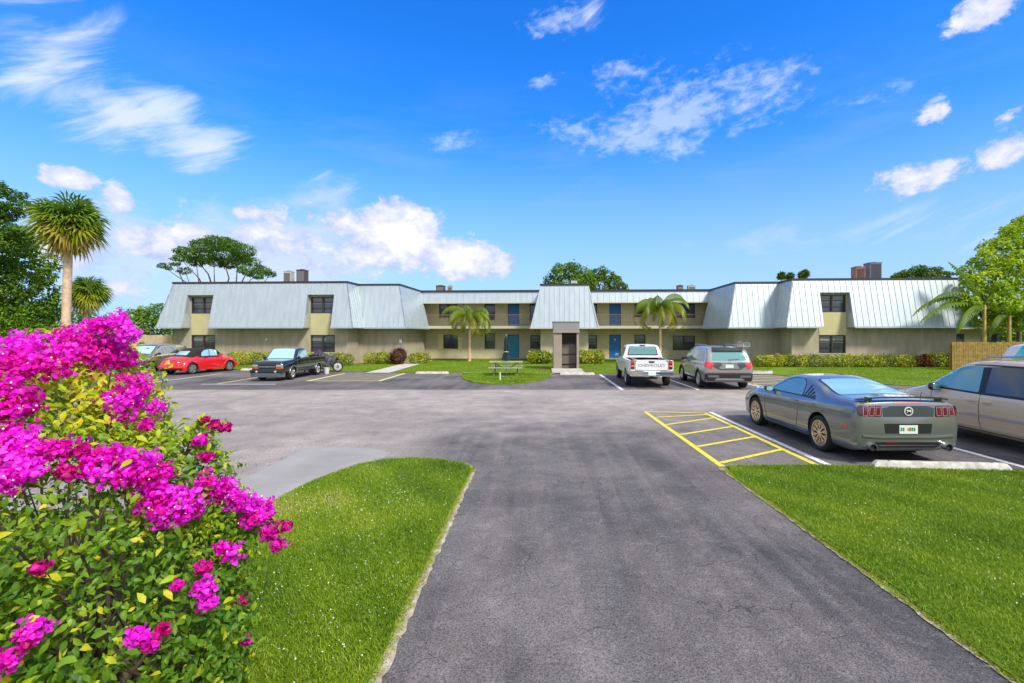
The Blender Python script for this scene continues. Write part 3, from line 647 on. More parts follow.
# ---- 9 motorcycle under a cover, bucket
c = Car('motorcycle', 'parked motorcycle, one pale disc wheel showing from under its cover behind the black pickup', 'motorcycle', -12.7, 28.75, R_(250))
for y, nm in ((-.70,'wheel'),(.72,'wheel')):
    w = MB().lathe([(.10,-.03),(.235,-.02),(.235,.02),(.10,.03),(.10,-.03)], 28, 'x').build(nm, M['clear_lens'], c.root, 40); w.location = (0,y,.31)
    MB().lathe([(.235,-.05),(.29,-.06),(.31,-.03),(.31,.03),(.29,.06),(.235,.05),(.235,-.05)], 28, 'x').build('tyre', M['rubber'], w, 40)
    MB().lathe([(.001,-.05),(.06,-.05),(.06,.05),(.001,.05)], 12, 'x').build('hub', M['chrome'], w, 40)
MB().tube([(0,.72,.31),(0,.50,.75),(0,.42,.98)], .03, 8).build('fork', M['chrome'], c.root, 50)
MB().tube([(-.36,.30,1.05),(-.15,.42,1.02),(.15,.42,1.02),(.36,.30,1.05)], .015, 8).build('handlebar', M['chrome'], c.root, 50)
MB().box(-.12,.12,-.22,.28,.28,.58).build('engine', M['silver_trim'], c.root, bevel=.04)
MB().tube([(0,.42,.80),(0,.25,.90),(0,0,.86),(0,-.12,.78)], [.08,.14,.13,.06], 12).build('fuel_tank', M['p_black'], c.root, 50)
MB().tube([(0,-.08,.78),(0,-.35,.76),(0,-.75,.80)], [.08,.13,.07], 10).build('seat', M['fabric'], c.root, 50)
MB().tube([(.14,.1,.25),(.16,-.4,.26),(.17,-.85,.30)], [.03,.045,.05], 10).build('exhaust', M['chrome'], c.root, 50)
MB().tube([(0,-.70,.31),(0,-.1,.40)], .03, 8).build('swingarm', M['silver_trim'], c.root, 50)
# cover: draped sheet
def drape(n=26, mth=40):
    vs, fs = [], []
    for i in range(n+1):
        t = i/n; y = -.62+1.75*t
        top = 1.02+.33*math.exp(-((y-.35)/.28)**2)-.28*max(0, -(y+.1))**1.0
        lowz = .34+.50*max(0,-y)*.9 if y < 0 else .10+.1*math.sin(y*9)
        for j in range(mth+1):
            u = j/mth*2-1; a = abs(u)
            hw = (.14+.26*(a**.8))*(1.0+.10*math.sin(14*t*3+u*5))
            z = top-(top-lowz)*max(0,(a-.12)/.88)**1.15
            vs.append((math.copysign(hw*min(1,a*4), u)+.015*math.sin(y*30+z*8), y, z))
    for i in range(n):
        for j in range(mth):
            p = i*(mth+1)+j; fs.append((p,p+1,p+mth+2,p+mth+1))
    return vs, fs
v_, f_ = drape(); cov = MB().add(v_, f_).build('motorcycle_cover', M['tarp'], None, 60)
cov.location = (-12.7,28.75,.01); cov.rotation_euler = (0,0,-R_(250)); tag(cov, 'dark peaked fabric cover draped over the motorcycle', 'cover')
bk = MB().lathe([(.001,0),(.12,0),(.16,.34),(.17,.34),(.17,.36),(.155,.36),(.115,.02),(.001,.02)], 20).build('bucket', mat('bucket_plastic', (.6,.58,.6), .5), None, 40)
bk.location = (-12.0,27.35,.008); tag(bk, 'small pale grey bucket standing by the rear of the black pickup', 'bucket')
# ---------------------------------------------------------------- camera, sun, sky
cam = bpy.data.objects.new('camera', bpy.data.cameras.new('camera')); COL.objects.link(cam)
cam.location = (0,0,H); cam.rotation_euler = (math.pi/2,0,0)
cam.data.sensor_width = 36; cam.data.lens = 36*F/1024; cam.data.clip_end = 3000; cam.data.clip_start = .05
cam.data.shift_x = (512-HX)/1024; cam.data.shift_y = -(341.5-HY)/1024
sc.camera = cam
S = Vector((.50,-.55,.80)).normalized()
sun = bpy.data.objects.new('sun', bpy.data.lights.new('sun', 'SUN')); COL.objects.link(sun)
sun.rotation_euler = (-S).to_track_quat('-Z','Y').to_euler(); sun.data.energy = 2.7; sun.data.angle = R_(10); sun.data.color = (1,.95,.86)
w = bpy.data.worlds.new('World'); sc.world = w; w.use_nodes = True; N = w.node_tree.nodes; L = w.node_tree.links
bg = N['Background']; bg.inputs['Strength'].default_value = .15
sky = N.new('ShaderNodeTexSky'); sky.sky_type = 'NISHITA'; sky.sun_disc = False
sky.sun_elevation = math.asin(S.z); sky.sun_rotation = math.atan2(S.x, S.y); sky.altitude = 0; sky.air_density = 1.0; sky.dust_density = .5; sky.ozone_density = 2.5
def mth(op, a, b=None, c=None, cl=False):
    n = N.new('ShaderNodeMath'); n.operation = op; n.use_clamp = cl
    for i, q in enumerate((a, b, c)):
        if q is None: continue
        if isinstance(q, (int, float)): n.inputs[i].default_value = q
        else: L.new(q, n.inputs[i])
    return n.outputs[0]
tc = N.new('ShaderNodeTexCoord'); sx = N.new('ShaderNodeSeparateXYZ'); L.new(tc.outputs['Generated'], sx.inputs[0])
az = mth('ARCTAN2', sx.outputs[0], sx.outputs[1]); el = mth('ARCSINE', sx.outputs[2])
def azel(px, py):
    a, b = (px-HX)/F, (HY-py)/F; return math.atan(a), math.atan(b/math.hypot(1,a))
def smooth(x, lo, hi):
    n = N.new('ShaderNodeMapRange'); n.interpolation_type = 'SMOOTHSTEP'; n.inputs['From Min'].default_value = lo; n.inputs['From Max'].default_value = hi
    L.new(x, n.inputs['Value']); return n.outputs[0]
def noise(sa, se, rot, detail=6, rough=.55, seed=0, dist=0):
    c_, s_ = math.cos(rot), math.sin(rot)
    u = mth('ADD', mth('MULTIPLY', az, c_*sa), mth('MULTIPLY', el, s_*sa)); v = mth('ADD', mth('MULTIPLY', az, -s_*se), mth('MULTIPLY', el, c_*se))
    cb = N.new('ShaderNodeCombineXYZ'); L.new(u, cb.inputs[0]); L.new(v, cb.inputs[1]); cb.inputs[2].default_value = seed
    n = N.new('ShaderNodeTexNoise'); n.inputs['Scale'].default_value = 1; n.inputs['Detail'].default_value = detail; n.inputs['Roughness'].default_value = rough; n.inputs['Distortion'].default_value = dist
    L.new(cb.outputs[0], n.inputs['Vector']); return n.outputs['Fac']
def blob(px, py, rx, ry, rot=0, amp=1):
    a0, e0 = azel(px, py); ra = abs(azel(px+rx, py)[0]-azel(px-rx, py)[0])/2; re = abs(azel(px, py+ry)[1]-azel(px, py-ry)[1])/2
    da = mth('ADD', az, -a0); de = mth('ADD', el, -e0); c_, s_ = math.cos(rot), math.sin(rot)
    u = mth('ADD', mth('MULTIPLY', da, c_/ra), mth('MULTIPLY', de, s_/ra)); v = mth('ADD', mth('MULTIPLY', da, -s_/re), mth('MULTIPLY', de, c_/re))
    r = mth('SQRT', mth('ADD', mth('MULTIPLY', u, u), mth('MULTIPLY', v, v)))
    return mth('MULTIPLY', mth('SUBTRACT', 1, r, cl=True), amp)
def union(bl):
    o = bl[0]
    for b in bl[1:]: o = mth('MAXIMUM', o, b)
    return o
# wisps: combed by the wind; position rotated so streaks fan
cir = union([blob(55,50,120,50,.75,1.3), blob(120,112,120,34,-.2,1.5), blob(60,95,130,60,-.28,1.2), blob(175,120,95,42,-.5,1.4), blob(205,145,70,32,.35,1.6), blob(30,40,110,75,.6,1.0), blob(335,190,50,28,-.5,.8), blob(590,14,22,26,.6,1.1), blob(960,225,200,40,0,.5), blob(15,8,120,40,0,.9)])
nc = noise(5, 26, .45, 7, .6, 3.1, .6)
D1 = mth('MULTIPLY', smooth(mth('ADD', mth('MULTIPLY', cir, .62), mth('MULTIPLY', mth('SUBTRACT', nc, .5), 2.6)), .12, 1.15), mth('MULTIPLY', smooth(cir, .02, .35), .85))
mac = union([blob(690,110,160,62,.1,1.2), blob(640,140,140,30,-.12,1.1), blob(560,22,65,30,.1,.8), blob(540,80,40,16,.2,.8), blob(450,140,50,20,.2,.55), blob(860,100,90,18,0,.7), blob(620,75,60,30,.2,.9)])
nm = noise(38, 70, .12, 5, .6, 9.2, .3); nm2 = noise(9, 22, .1, 3, .5, 1.7)
D2 = mth('MULTIPLY', smooth(mth('ADD', mth('MULTIPLY', mac, .8), mth('ADD', mth('MULTIPLY', mth('SUBTRACT', nm, .5), 1.3), mth('MULTIPLY', mth('SUBTRACT', nm2, .5), 1.2))), .28, .95), mth('MULTIPLY', smooth(mac, .02, .35), .55))
cum = union([blob(72,178,44,17,.05,1.5), blob(120,205,26,32,.3,1.2), blob(60,250,110,44,0,1.0), blob(165,240,120,60,0,1.0), blob(285,235,130,50,0,.9), blob(245,213,42,16,0,1.3), blob(405,236,62,46,-.1,2.0), blob(455,256,76,34,-.1,1.8), blob(355,252,60,28,0,1.0), blob(345,222,40,20,0,.9), blob(495,264,34,20,0,1.3),
    blob(938,105,36,28,.35,1.0), blob(912,178,80,26,.06,1.15), blob(1008,116,40,26,.3,.95), blob(1008,150,50,26,.15,1.1), blob(985,10,66,28,.05,1.2), blob(110,285,60,40,0,.8), blob(325,268,120,26,0,.7)])
nq = noise(13, 19, 0, 10, .66, 5.5, .2)
cd = mth('ADD', mth('MULTIPLY', cum, .80), mth('MULTIPLY', mth('SUBTRACT', nq, .5), 2.3))
D3 = mth('MULTIPLY', smooth(cd, .30, .66), mth('MULTIPLY', smooth(cum, .02, .22), .95))
# low broken bank of pale cloud towards the left and centre horizon
bank = union([blob(250,262,330,80,0,1.6), blob(120,230,110,60,0,1.2), blob(330,200,70,34,.3,.8), blob(800,240,330,34,0,.55)])
nb_ = noise(7, 17, .04, 8, .62, 21.3, .5)
D4 = mth('MULTIPLY', smooth(mth('ADD', mth('MULTIPLY', bank, .55), mth('MULTIPLY', mth('SUBTRACT', nb_, .5), 1.7)), .10, .85), mth('MULTIPLY', smooth(bank, .02, .4), .72))
# low veil near the horizon
vn = noise(3, 16, .03, 6, .6, 2.2, .4)
veil = mth('MULTIPLY', mth('MULTIPLY', smooth(el, .56, .02), smooth(vn, .25, .75)), .62)
veil = mth('MAXIMUM', veil, mth('MULTIPLY', smooth(el, .44, .0), .84))
hs = N.new('ShaderNodeHueSaturation'); hs.inputs['Saturation'].default_value = 1.30; hs.inputs['Hue'].default_value = .505; L.new(sky.outputs[0], hs.inputs['Color'])
g = N.new('ShaderNodeMix'); g.data_type = 'RGBA'; g.blend_type = 'MULTIPLY'; g.inputs[0].default_value = 1; L.new(hs.outputs[0], g.inputs[6]); g.inputs[7].default_value = (.22,.76,1.16,1)
def mixc(fac, a, b):
    m_ = N.new('ShaderNodeMix'); m_.data_type = 'RGBA'; L.new(fac, m_.inputs[0]); L.new(a, m_.inputs[6])
    if isinstance(b, tuple): m_.inputs[7].default_value = (*b,1)
    else: L.new(b, m_.inputs[7])
    return m_.outputs[2]
K = 3.9
shade = N.new('ShaderNodeValToRGB'); shade.color_ramp.elements[0].position = .25; shade.color_ramp.elements[1].position = .95
shade.color_ramp.elements[0].color = (.50,.60,.90,1); shade.color_ramp.elements[1].color = (1.0,.98,1.0,1)
nsh = noise(30, 36, 0, 6, .6, 5.9, .3)
L.new(mth('ADD', mth('MULTIPLY', cd, .75), mth('MULTIPLY', mth('SUBTRACT', nsh, .46), 1.6)), shade.inputs[0])
km = N.new('ShaderNodeVectorMath'); km.operation = 'SCALE'; km.inputs['Scale'].default_value = K; L.new(shade.outputs[0], km.inputs[0])
c_ = mixc(veil, g.outputs[2], (.50*K,.62*K,.90*K)); c_ = mixc(D4, c_, (.72*K,.78*K,.96*K)); c_ = mixc(D1, c_, (.80*K,.88*K,1.0*K)); c_ = mixc(D2, c_, (.72*K,.84*K,1.0*K)); c_ = mixc(D3, c_, km.outputs[0])
# unseen white cloud added behind and above the camera as neutral fill light
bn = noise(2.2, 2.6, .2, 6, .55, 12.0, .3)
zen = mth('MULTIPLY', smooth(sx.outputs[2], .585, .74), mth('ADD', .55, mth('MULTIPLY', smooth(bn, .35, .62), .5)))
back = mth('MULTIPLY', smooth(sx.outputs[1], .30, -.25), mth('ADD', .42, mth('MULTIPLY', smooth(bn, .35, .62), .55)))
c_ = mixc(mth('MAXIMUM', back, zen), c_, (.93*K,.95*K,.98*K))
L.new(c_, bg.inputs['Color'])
sc.view_settings.view_transform = 'Standard'; sc.view_settings.look = 'None'; sc.view_settings.exposure = .85; sc.view_settings.gamma = 1
sc.view_settings.use_curve_mapping = False
sc.cycles.max_bounces = 6; sc.cycles.diffuse_bounces = 3; sc.cycles.transparent_max_bounces = 4; sc.cycles.use_denoising = True

# ---------------------------------------------------------------- ground
def ground_mat(name, kind):
    m = bpy.data.materials.new(name); N, L = nt(m); p = N['Principled BSDF']; tc = N.new('ShaderNodeNewGeometry'); P = tc.outputs['Position']
    def no(scale, det=4, sc3=None, rough=.55, dist=0):
        n = N.new('ShaderNodeTexNoise'); n.inputs['Scale'].default_value = scale; n.inputs['Detail'].default_value = det; n.inputs['Roughness'].default_value = rough; n.inputs['Distortion'].default_value = dist
        if sc3:
            mp = N.new('ShaderNodeMapping'); mp.inputs['Scale'].default_value = sc3; L.new(P, mp.inputs[0]); L.new(mp.outputs[0], n.inputs['Vector'])
        else: L.new(P, n.inputs['Vector'])
        return n.outputs['Fac']
    def ramp(f, stops):
        r = N.new('ShaderNodeValToRGB'); cr = r.color_ramp
        while len(cr.elements) < len(stops): cr.elements.new(.5)
        for e, (q, c) in zip(cr.elements, stops): e.position = q; e.color = (*c, 1) if len(c) == 3 else c
        L.new(f, r.inputs[0]); return r.outputs[0]
    def mx(f, a, b, t='MIX'):
        q = N.new('ShaderNodeMix'); q.data_type = 'RGBA'; q.blend_type = t
        if isinstance(f, float): q.inputs[0].default_value = f
        else: L.new(f, q.inputs[0])
        for i, s_ in ((6,a),(7,b)):
            if isinstance(s_, tuple): q.inputs[i].default_value = (*s_,1)
            else: L.new(s_, q.inputs[i])
        return q.outputs[2]
    def M2(op, a, b, cl=False):
        q = N.new('ShaderNodeMath'); q.operation = op; q.use_clamp = cl
        for i, s_ in enumerate((a,b)):
            if isinstance(s_, (int,float)): q.inputs[i].default_value = s_
            else: L.new(s_, q.inputs[i])
        return q.outputs[0]
    if kind == 'asphalt':
        sp = N.new('ShaderNodeSeparateXYZ'); L.new(P, sp.inputs[0]); X, Y = sp.outputs[0], sp.outputs[1]
        big = no(.35, 5, dist=.4); med = no(1.7, 5); fine = no(95, 2); grit = no(260, 1); streak = no(1, 4, (3.2,.18,1), dist=.6); cross = no(1, 4, (.14,1.6,1), dist=.6)
        sealed = ramp(big, [(.36,(.066,.062,.066)),(.64,(.150,.136,.132))])
        old = ramp(big, [(.3,(.235,.205,.190)),(.7,(.36,.315,.285))])
        # worn, unsealed band across the lot between about 13 m and 19.5 m, wandering edges
        wy = M2('ADD', Y, M2('MULTIPLY', M2('SUBTRACT', med, .5), 2.4))
        b1 = N.new('ShaderNodeMapRange'); b1.interpolation_type = 'SMOOTHSTEP'; b1.inputs['From Min'].default_value = 9.0; b1.inputs['From Max'].default_value = 15.5; L.new(wy, b1.inputs[0])
        b2 = N.new('ShaderNodeMapRange'); b2.interpolation_type = 'SMOOTHSTEP'; b2.inputs['From Min'].default_value = 19.9; b2.inputs['From Max'].default_value = 19.3; L.new(M2('ADD', Y, M2('MULTIPLY', M2('SUBTRACT', med, .5), .9)), b2.inputs[0])
        xm = N.new('ShaderNodeMapRange'); xm.interpolation_type = 'SMOOTHSTEP'; xm.inputs['From Min'].default_value = 6.5; xm.inputs['From Max'].default_value = 2.8; L.new(M2('SUBTRACT', X, M2('MULTIPLY', M2('MAXIMUM', M2('SUBTRACT', Y, 14.0), 0), 6.0)), xm.inputs[0])
        lft = N.new('ShaderNodeMapRange'); lft.interpolation_type = 'SMOOTHSTEP'; lft.inputs['From Min'].default_value = -1.6; lft.inputs['From Max'].default_value = -3.0; L.new(M2('ADD', X, M2('MULTIPLY', M2('SUBTRACT', med, .5), 1.2)), lft.inputs[0])
        band = M2('MULTIPLY', M2('MULTIPLY', M2('MAXIMUM', b1.outputs[0], M2('MULTIPLY', lft.outputs[0], .8)), b2.outputs[0]), xm.outputs[0])
        col = mx(band, sealed, old)
        # brown wear down the driveway wheel tracks
        w_ = M2('MULTIPLY', M2('SUBTRACT', streak, .42, True), 2.2, True)
        col = mx(M2('MULTIPLY', w_, .45), col, (.27,.222,.195))
        sc_ = M2('MULTIPLY', M2('SUBTRACT', no(6, 5, rough=.7), .52, True), 4.0, True); col = mx(M2('MULTIPLY', sc_, .30), col, (.30,.28,.28)); dk_ = M2('MULTIPLY', M2('SUBTRACT', no(3.1, 6, rough=.7), .56, True), 5.0, True); col = mx(M2('MULTIPLY', dk_, .38), col, (.060,.058,.066))
        c2_ = M2('MULTIPLY', M2('SUBTRACT', cross, .5, True), 2.5, True); col = mx(M2('MULTIPLY', M2('MULTIPLY', c2_, band), .45), col, (.42,.36,.33))
        # cracks
        vd = N.new('ShaderNodeTexVoronoi'); vd.feature = 'DISTANCE_TO_EDGE'; vd.inputs['Scale'].default_value = 1.9; vd.inputs['Randomness'].default_value = 1
        nv = N.new('ShaderNodeTexNoise'); nv.inputs['Scale'].default_value = 2.2; nv.inputs['Detail'].default_value = 6; L.new(P, nv.inputs['Vector'])
        va = N.new('ShaderNodeMix'); va.data_type = 'VECTOR'; va.inputs[0].default_value = .28; L.new(P, va.inputs[4]); L.new(nv.outputs['Color'], va.inputs[5]); L.new(va.outputs[1], vd.inputs['Vector'])
        ck = M2('MULTIPLY', M2('LESS_THAN', vd.outputs['Distance'], .0048), M2('GREATER_THAN', no(.8, 5), .515))
        col = mx(M2('MULTIPLY', ck, .55), col, (.018,.017,.019))
        vs = N.new('ShaderNodeTexVoronoi'); vs.inputs['Scale'].default_value = 120; L.new(P, vs.inputs['Vector'])
        sepc = N.new('ShaderNodeSeparateColor'); L.new(vs.outputs['Color'], sepc.inputs[0])
        g55 = no(48, 4, rough=.75)
        val = M2('ADD', M2('ADD', .30, M2('MULTIPLY', sepc.outputs[0], .92)), M2('MULTIPLY', M2('SUBTRACT', g55, .32, True), 1.5)); vv = N.new('ShaderNodeVectorMath'); vv.operation = 'SCALE'; L.new(col, vv.inputs[0]); L.new(val, vv.inputs['Scale'])
        v3 = N.new('ShaderNodeVectorMath'); v3.operation = 'SCALE'; L.new(vv.outputs[0], v3.inputs[0]); L.new(M2('ADD', .60, M2('MULTIPLY', med, .80)), v3.inputs['Scale'])
        L.new(v3.outputs[0], p.inputs['Base Color']); p.inputs['Roughness'].default_value = .85; p.inputs['Specular IOR Level'].default_value = .2
        hgt = M2('SUBTRACT', M2('ADD', vs.outputs['Distance'], fine), M2('MULTIPLY', ck, 2.0)); bst, bds = .55, .006
    elif kind == 'concrete':
        a = no(1.2, 6); f = no(60, 3); st_ = no(1, 5, (.5,4,1))
        col = ramp(a, [(.3,(.24,.225,.215)),(.7,(.35,.33,.31))]); col = mx(M2('MULTIPLY', f, .4), col, (.16,.155,.16)); col = mx(M2('MULTIPLY', st_, .3), col, (.36,.35,.34))
        L.new(col, p.inputs['Base Color']); p.inputs['Roughness'].default_value = .85; p.inputs['Specular IOR Level'].default_value = .15; hgt, bst, bds = f, .4, .004
    elif kind == 'path':
        a = no(2, 6); f = no(60, 3); col = ramp(a, [(.3,(.40,.36,.32)),(.7,(.55,.51,.46))])
        L.new(col, p.inputs['Base Color']); p.inputs['Roughness'].default_value = .85; hgt, bst, bds = f, .4, .004
    elif kind == 'lawn':
        a = no(.45, 6, dist=.5); b = no(6, 5); f = no(70, 3, rough=.7)
        col = ramp(a, [(.3,(.10,.170,.008)),(.55,(.155,.235,.012)),(.75,(.23,.285,.020))]); col = mx(M2('MULTIPLY', b, .5), col, (.07,.125,.006)); col = mx(M2('MULTIPLY', f, .5), col, (.15,.21,.02))
        L.new(col, p.inputs['Base Color']); p.inputs['Roughness'].default_value = .9; hgt, bst, bds = f, .9, .03; p.inputs['Specular IOR Level'].default_value = .15
    elif kind == 'soil':
        a = no(9, 6); f = no(120, 3, rough=.7); col = ramp(a, [(.3,(.23,.17,.11)),(.5,(.40,.33,.24)),(.7,(.55,.50,.42))])
        L.new(col, p.inputs['Base Color']); p.inputs['Roughness'].default_value = .95; hgt, bst, bds = f, .8, .01
    elif kind == 'mulch':
        a = no(14, 6); col = ramp(a, [(.3,(.10,.035,.015)),(.7,(.30,.13,.06))]); L.new(col, p.inputs['Base Color']); p.inputs['Roughness'].default_value = .95; hgt, bst, bds = a, 1, .03
    bp = N.new('ShaderNodeBump'); bp.inputs['Strength'].default_value = bst; bp.inputs['Distance'].default_value = bds; L.new(hgt, bp.inputs['Height']); L.new(bp.outputs['Normal'], p.inputs['Normal'])
    return m
def paint_mat(name, c1, c2, wear=.45):
    m = bpy.data.materials.new(name); N, L = nt(m); p = N['Principled BSDF']; g_ = N.new('ShaderNodeNewGeometry')
    n = N.new('ShaderNodeTexNoise'); n.inputs['Scale'].default_value = 14; n.inputs['Detail'].default_value = 7; n.inputs['Roughness'].default_value = .7; L.new(g_.outputs['Position'], n.inputs['Vector'])
    r = N.new('ShaderNodeValToRGB'); r.color_ramp.elements[0].position = wear-.10; r.color_ramp.elements[1].position = wear+.05; r.color_ramp.elements[0].color = (*c2,1); r.color_ramp.elements[1].color = (*c1,1)
    L.new(n.outputs['Fac'], r.inputs[0]); L.new(r.outputs[0], p.inputs['Base Color']); p.inputs['Roughness'].default_value = .7
    b = N.new('ShaderNodeBump'); b.inputs['Strength'].default_value = .3; b.inputs['Distance'].default_value = .004; n2 = N.new('ShaderNodeTexNoise'); n2.inputs['Scale'].default_value = 150; L.new(g_.outputs['Position'], n2.inputs['Vector']); L.new(n2.outputs['Fac'], b.inputs['Height']); L.new(b.outputs['Normal'], p.inputs['Normal'])
    return m
mA = ground_mat('asphalt', 'asphalt'); mCn = ground_mat('concrete_pad', 'concrete'); mPa = ground_mat('pale_concrete', 'path'); mLw = ground_mat('lawn', 'lawn'); mSo = ground_mat('dry_soil', 'soil'); mMu = ground_mat('mulch', 'mulch')
mY = paint_mat('yellow_paint', (.72,.60,.02), (.30,.27,.10), .455); mW = paint_mat('white_paint', (.74,.72,.74), (.25,.24,.25), .45); mY2 = paint_mat('faded_yellow_paint', (.62,.56,.22), (.3,.27,.18), .45)
sheet('ground', [(-1200,-300),(1200,-300),(1200,1500),(-1200,1500)], -.012, mLw)
asph = [(-34,6.2),(-9.0,6.2),(-1.8,6.2),(-1.085,5.0),(-1.085,-12),(3.17,-12),(3.17,8.1),(40,8.0),(40,20.9),(16.6,20.9),(15.2,22.4),(13.9,24.8),(13.3,27.4),(-7,28.0),(-11.6,29.3),(-15,30.4),(-34,31.3)]
sheet('parking_lot', asph, 0, mA)
sheet('crossing_slab', [(-4.62,3.2),(-2.75,3.2),(-2.80,9.2),(-3.3,9.58),(-4.62,9.75)], .004, mCn)
# left lawn point
left_edge = [(371,683),(385,650),(399,618),(413,589),(428,557),(442,529),(456,500),(466,480)]
tip = [(471,472),(469,467.5),(463,464.6),(440,461),(413.5,459.6),(385,461),(360,465.6),(338,473),(317,481),(296,491),(275,502)]
Lp = [(-1.13,-12)]+[(-1.10+.012*math.sin(i*2.1), G(*p)[1]) for i, p in enumerate(left_edge)]+[G(*p) for p in tip]+[(-3.75,6.2),(-4.6,5.75),(-9,5.4),(-20,5.2),(-20,-12)]
sheet('verge', Lp, .03, mLw, .05)
Rp = [(3.22,-12)]+[(3.20+.02*math.sin(y*3.3)+.015*math.sin(y*9), y) for y in np.arange(1.5,8.0,.35)]+[(3.32,8.22),(5,8.24),(6.6,8.08),(8,7.86),(9.5,7.8),(14,7.8),(40,7.8),(40,-12)]
sheet('verge', Rp, .03, mLw, .05)
def ribbon(name, pts, wfun, z, m):
    L_, R2 = [], []; P = [Vector(p) for p in pts]
    for i, p in enumerate(P):
        t = (P[min(i+1,len(P)-1)]-P[max(i-1,0)]).normalized(); nn = Vector((-t.y,t.x)); a, b = wfun(i); L_.append(tuple(p+nn*a)); R2.append(tuple(p-nn*b))
    mb = MB(); n = len(P); mb.add([(x,y,z) for x,y in L_+R2], [(i,i+1,n+i+1,n+i) for i in range(n-1)]); o = mb.build(name, m)
    if o.data.polygons[0].normal.z < 0: o.data.flip_normals()
    return tag(o, kind='structure')
ys = np.arange(-2, 8.2, .07)
ribbon('verge_edging', [(-1.075,y) for y in ys]+[G(471,472),G(469,467),G(463,464)], lambda i: (.03, .045+.035*rng.random()), .008, mSo)
ribbon('verge_edging', [(3.17,y) for y in ys], lambda i: (.02+.03*rng.random(), .04), .008, mSo)
# far lawns
FL = [(-60,32.5),(-34,31.3),(-15,30.4),(-11.6,29.3),(-7,28.0),(13.3,27.4),(13.9,24.8),(15.2,22.4),(16.6,20.9),(60,20.9),(60,90),(-60,90)]
sheet('lawn', FL, .03, mLw, .05)
isl = [(-1.6+2.55*math.cos(t), 27.8+6.2*math.sin(t)) for t in np.linspace(math.pi, 2*math.pi, 28)]
sheet('island', isl, .028, mLw, .05)
sheet('footpath', [(-9.95,27.8),(-8.55,27.8),(-8.95,41.5),(-10.25,41.5)], .036, mPa)
sheet('footpath', [(12.3,27.1),(13.5,27.1),(14.6,29.3),(13.2,29.6)], .036, mPa)
sheet('mulch_bed', [(.2,29.2),(3.6,29.2),(3.9,30.3),(.0,30.5)], .040, mMu)
sheet('entry_slab', [(1.0,27.6),(2.9,27.6),(2.9,30.0),(1.0,30.0)], .050, mPa)
ribbon('kerb_line', [(-4.3,28.0),(-3.5,27.75),(-1.6,27.6),(.6,27.6),(1.0,27.1)], lambda i: (.09,.09), .040, mPa)
# markings
def mark(pts, w_, m): 
    p = stroke(pts, w_); return p
mk = MB(); z = .004
def lines(name, segs, w_, m, z=.004):
    mb = MB()
    for s_ in segs:
        p = stroke(s_, w_); mb.add([(x,y,z) for x,y in p], [tuple(range(len(p)))])
    o = mb.build(name, m)
    for pl in o.data.polygons:
        if pl.normal.z < 0: o.data.flip_normals(); break
    return tag(o, kind='structure')
lines('road_marking', [[(3.24,8.25),(3.24,14.0)], [(4.93,8.25),(4.93,13.75)]], .11, mY, .004)
lines('road_marking', [[(3.30,12.03),(4.87,13.02)], [(3.30,10.85),(4.87,11.80)], [(3.30,9.7),(4.87,10.62)], [(3.30,8.48),(4.87,9.45)], [(3.2,14.05),(5.0,13.80)], [(3.30,13.1),(4.87,13.55)]], .10, mY, .008)
lines('road_marking', [[(5.14,8.2),(5.14,14.0)], [(8.44,8.1),(8.44,13.7)], [(11.7,8.1),(11.7,13.7)], [(14.9,8.1),(14.9,13.7)]], .12, mW)
lines('road_marking', [[(3.58,19.6),(3.66,27.0)], [(6.72,19.6),(6.78,27.0)], [(9.8,19.7),(9.72,25.6)]], .13, mW)
lines('road_marking', [[(-11.15,23.2),(-11.15,27.8)], [(-7.65,23.2),(-7.65,27.8)]], .22, mY2)
lines('road_marking', [[(-11.15,23.25),(-7.65,23.25)], [(-14.7,22.0),(-14.7,27.6)]], .13, mY2, .008)
lines('road_marking', [[(-18.2,22.2),(-18.2,27.6)], [(-21.6,22.2),(-21.6,27.6)], [(-15.3,21.8),(-11.9,21.8)]], .12, mW, .004)
lines('road_marking', [[(9.9,20.6+1.25*k),(13.2,21.6+1.25*k)] for k in range(5)]+[[(9.95,20.0),(9.95,27.0)]], .12, mY2, .012)
tag(sheet('worn_patch', [(-11.0,23.35),(-7.8,23.35),(-7.8,27.85),(-11.0,27.85)], .003, mat('worn_patch', (.17,.145,.115), .85, var=.15, scale=3, bump=.3)), kind='structure')
tag(sheet('worn_patch', [(10.1,20.0),(14.5,20.0),(14.4,24.0),(13.4,26.9),(10.1,26.9)], .003, bpy.data.materials['worn_patch']), kind='structure')
# wheel stops
def wheel_stop(x, y, L_, rz, label, dark=0):
    mb = MB(); h = .13; 
    prof = [(-.085,0),(.085,0),(.060,h*.8),(.045,h),(-.045,h),(-.060,h*.8)]; xs = [-L_/2, -L_/2+.06, L_/2-.06, L_/2]
    vs = []; 
    for i, x_ in enumerate(xs):
        k = .55 if i in (0,3) else 1
        vs += [(x_, p[0], p[1]*k) for p in prof]
    fs = [tuple(range(6)), tuple(18+i for i in range(6))[::-1]]
    for i in range(3):
        for k in range(6): fs.append((i*6+k, (i+1)*6+k, (i+1)*6+(k+1)%6, i*6+(k+1)%6))
    mb.add(vs, fs); o = mb.build('wheel_stop', mStop, None, 30, bevel=.008)
    for q in (-.38,.38): MB().lathe([(.001,h+.004),(.018,h+.004),(.02,h-.01)], 10).build('pin', M['black_trim'], o).location = (q*L_,0,0)
    o.location = (x,y,.006); o.rotation_euler = (0,0,rz); return tag(o, label, 'wheel stop', 'concrete wheel stops in the parking lot')
mStop = mat('weathered_concrete', (.50,.47,.42), .9, var=.25, scale=10, bump=.5, bscale=50)
wheel_stop(6.85, 8.06, 2.15, -.09, 'chipped grey concrete wheel stop right behind the grey fastback coupe')
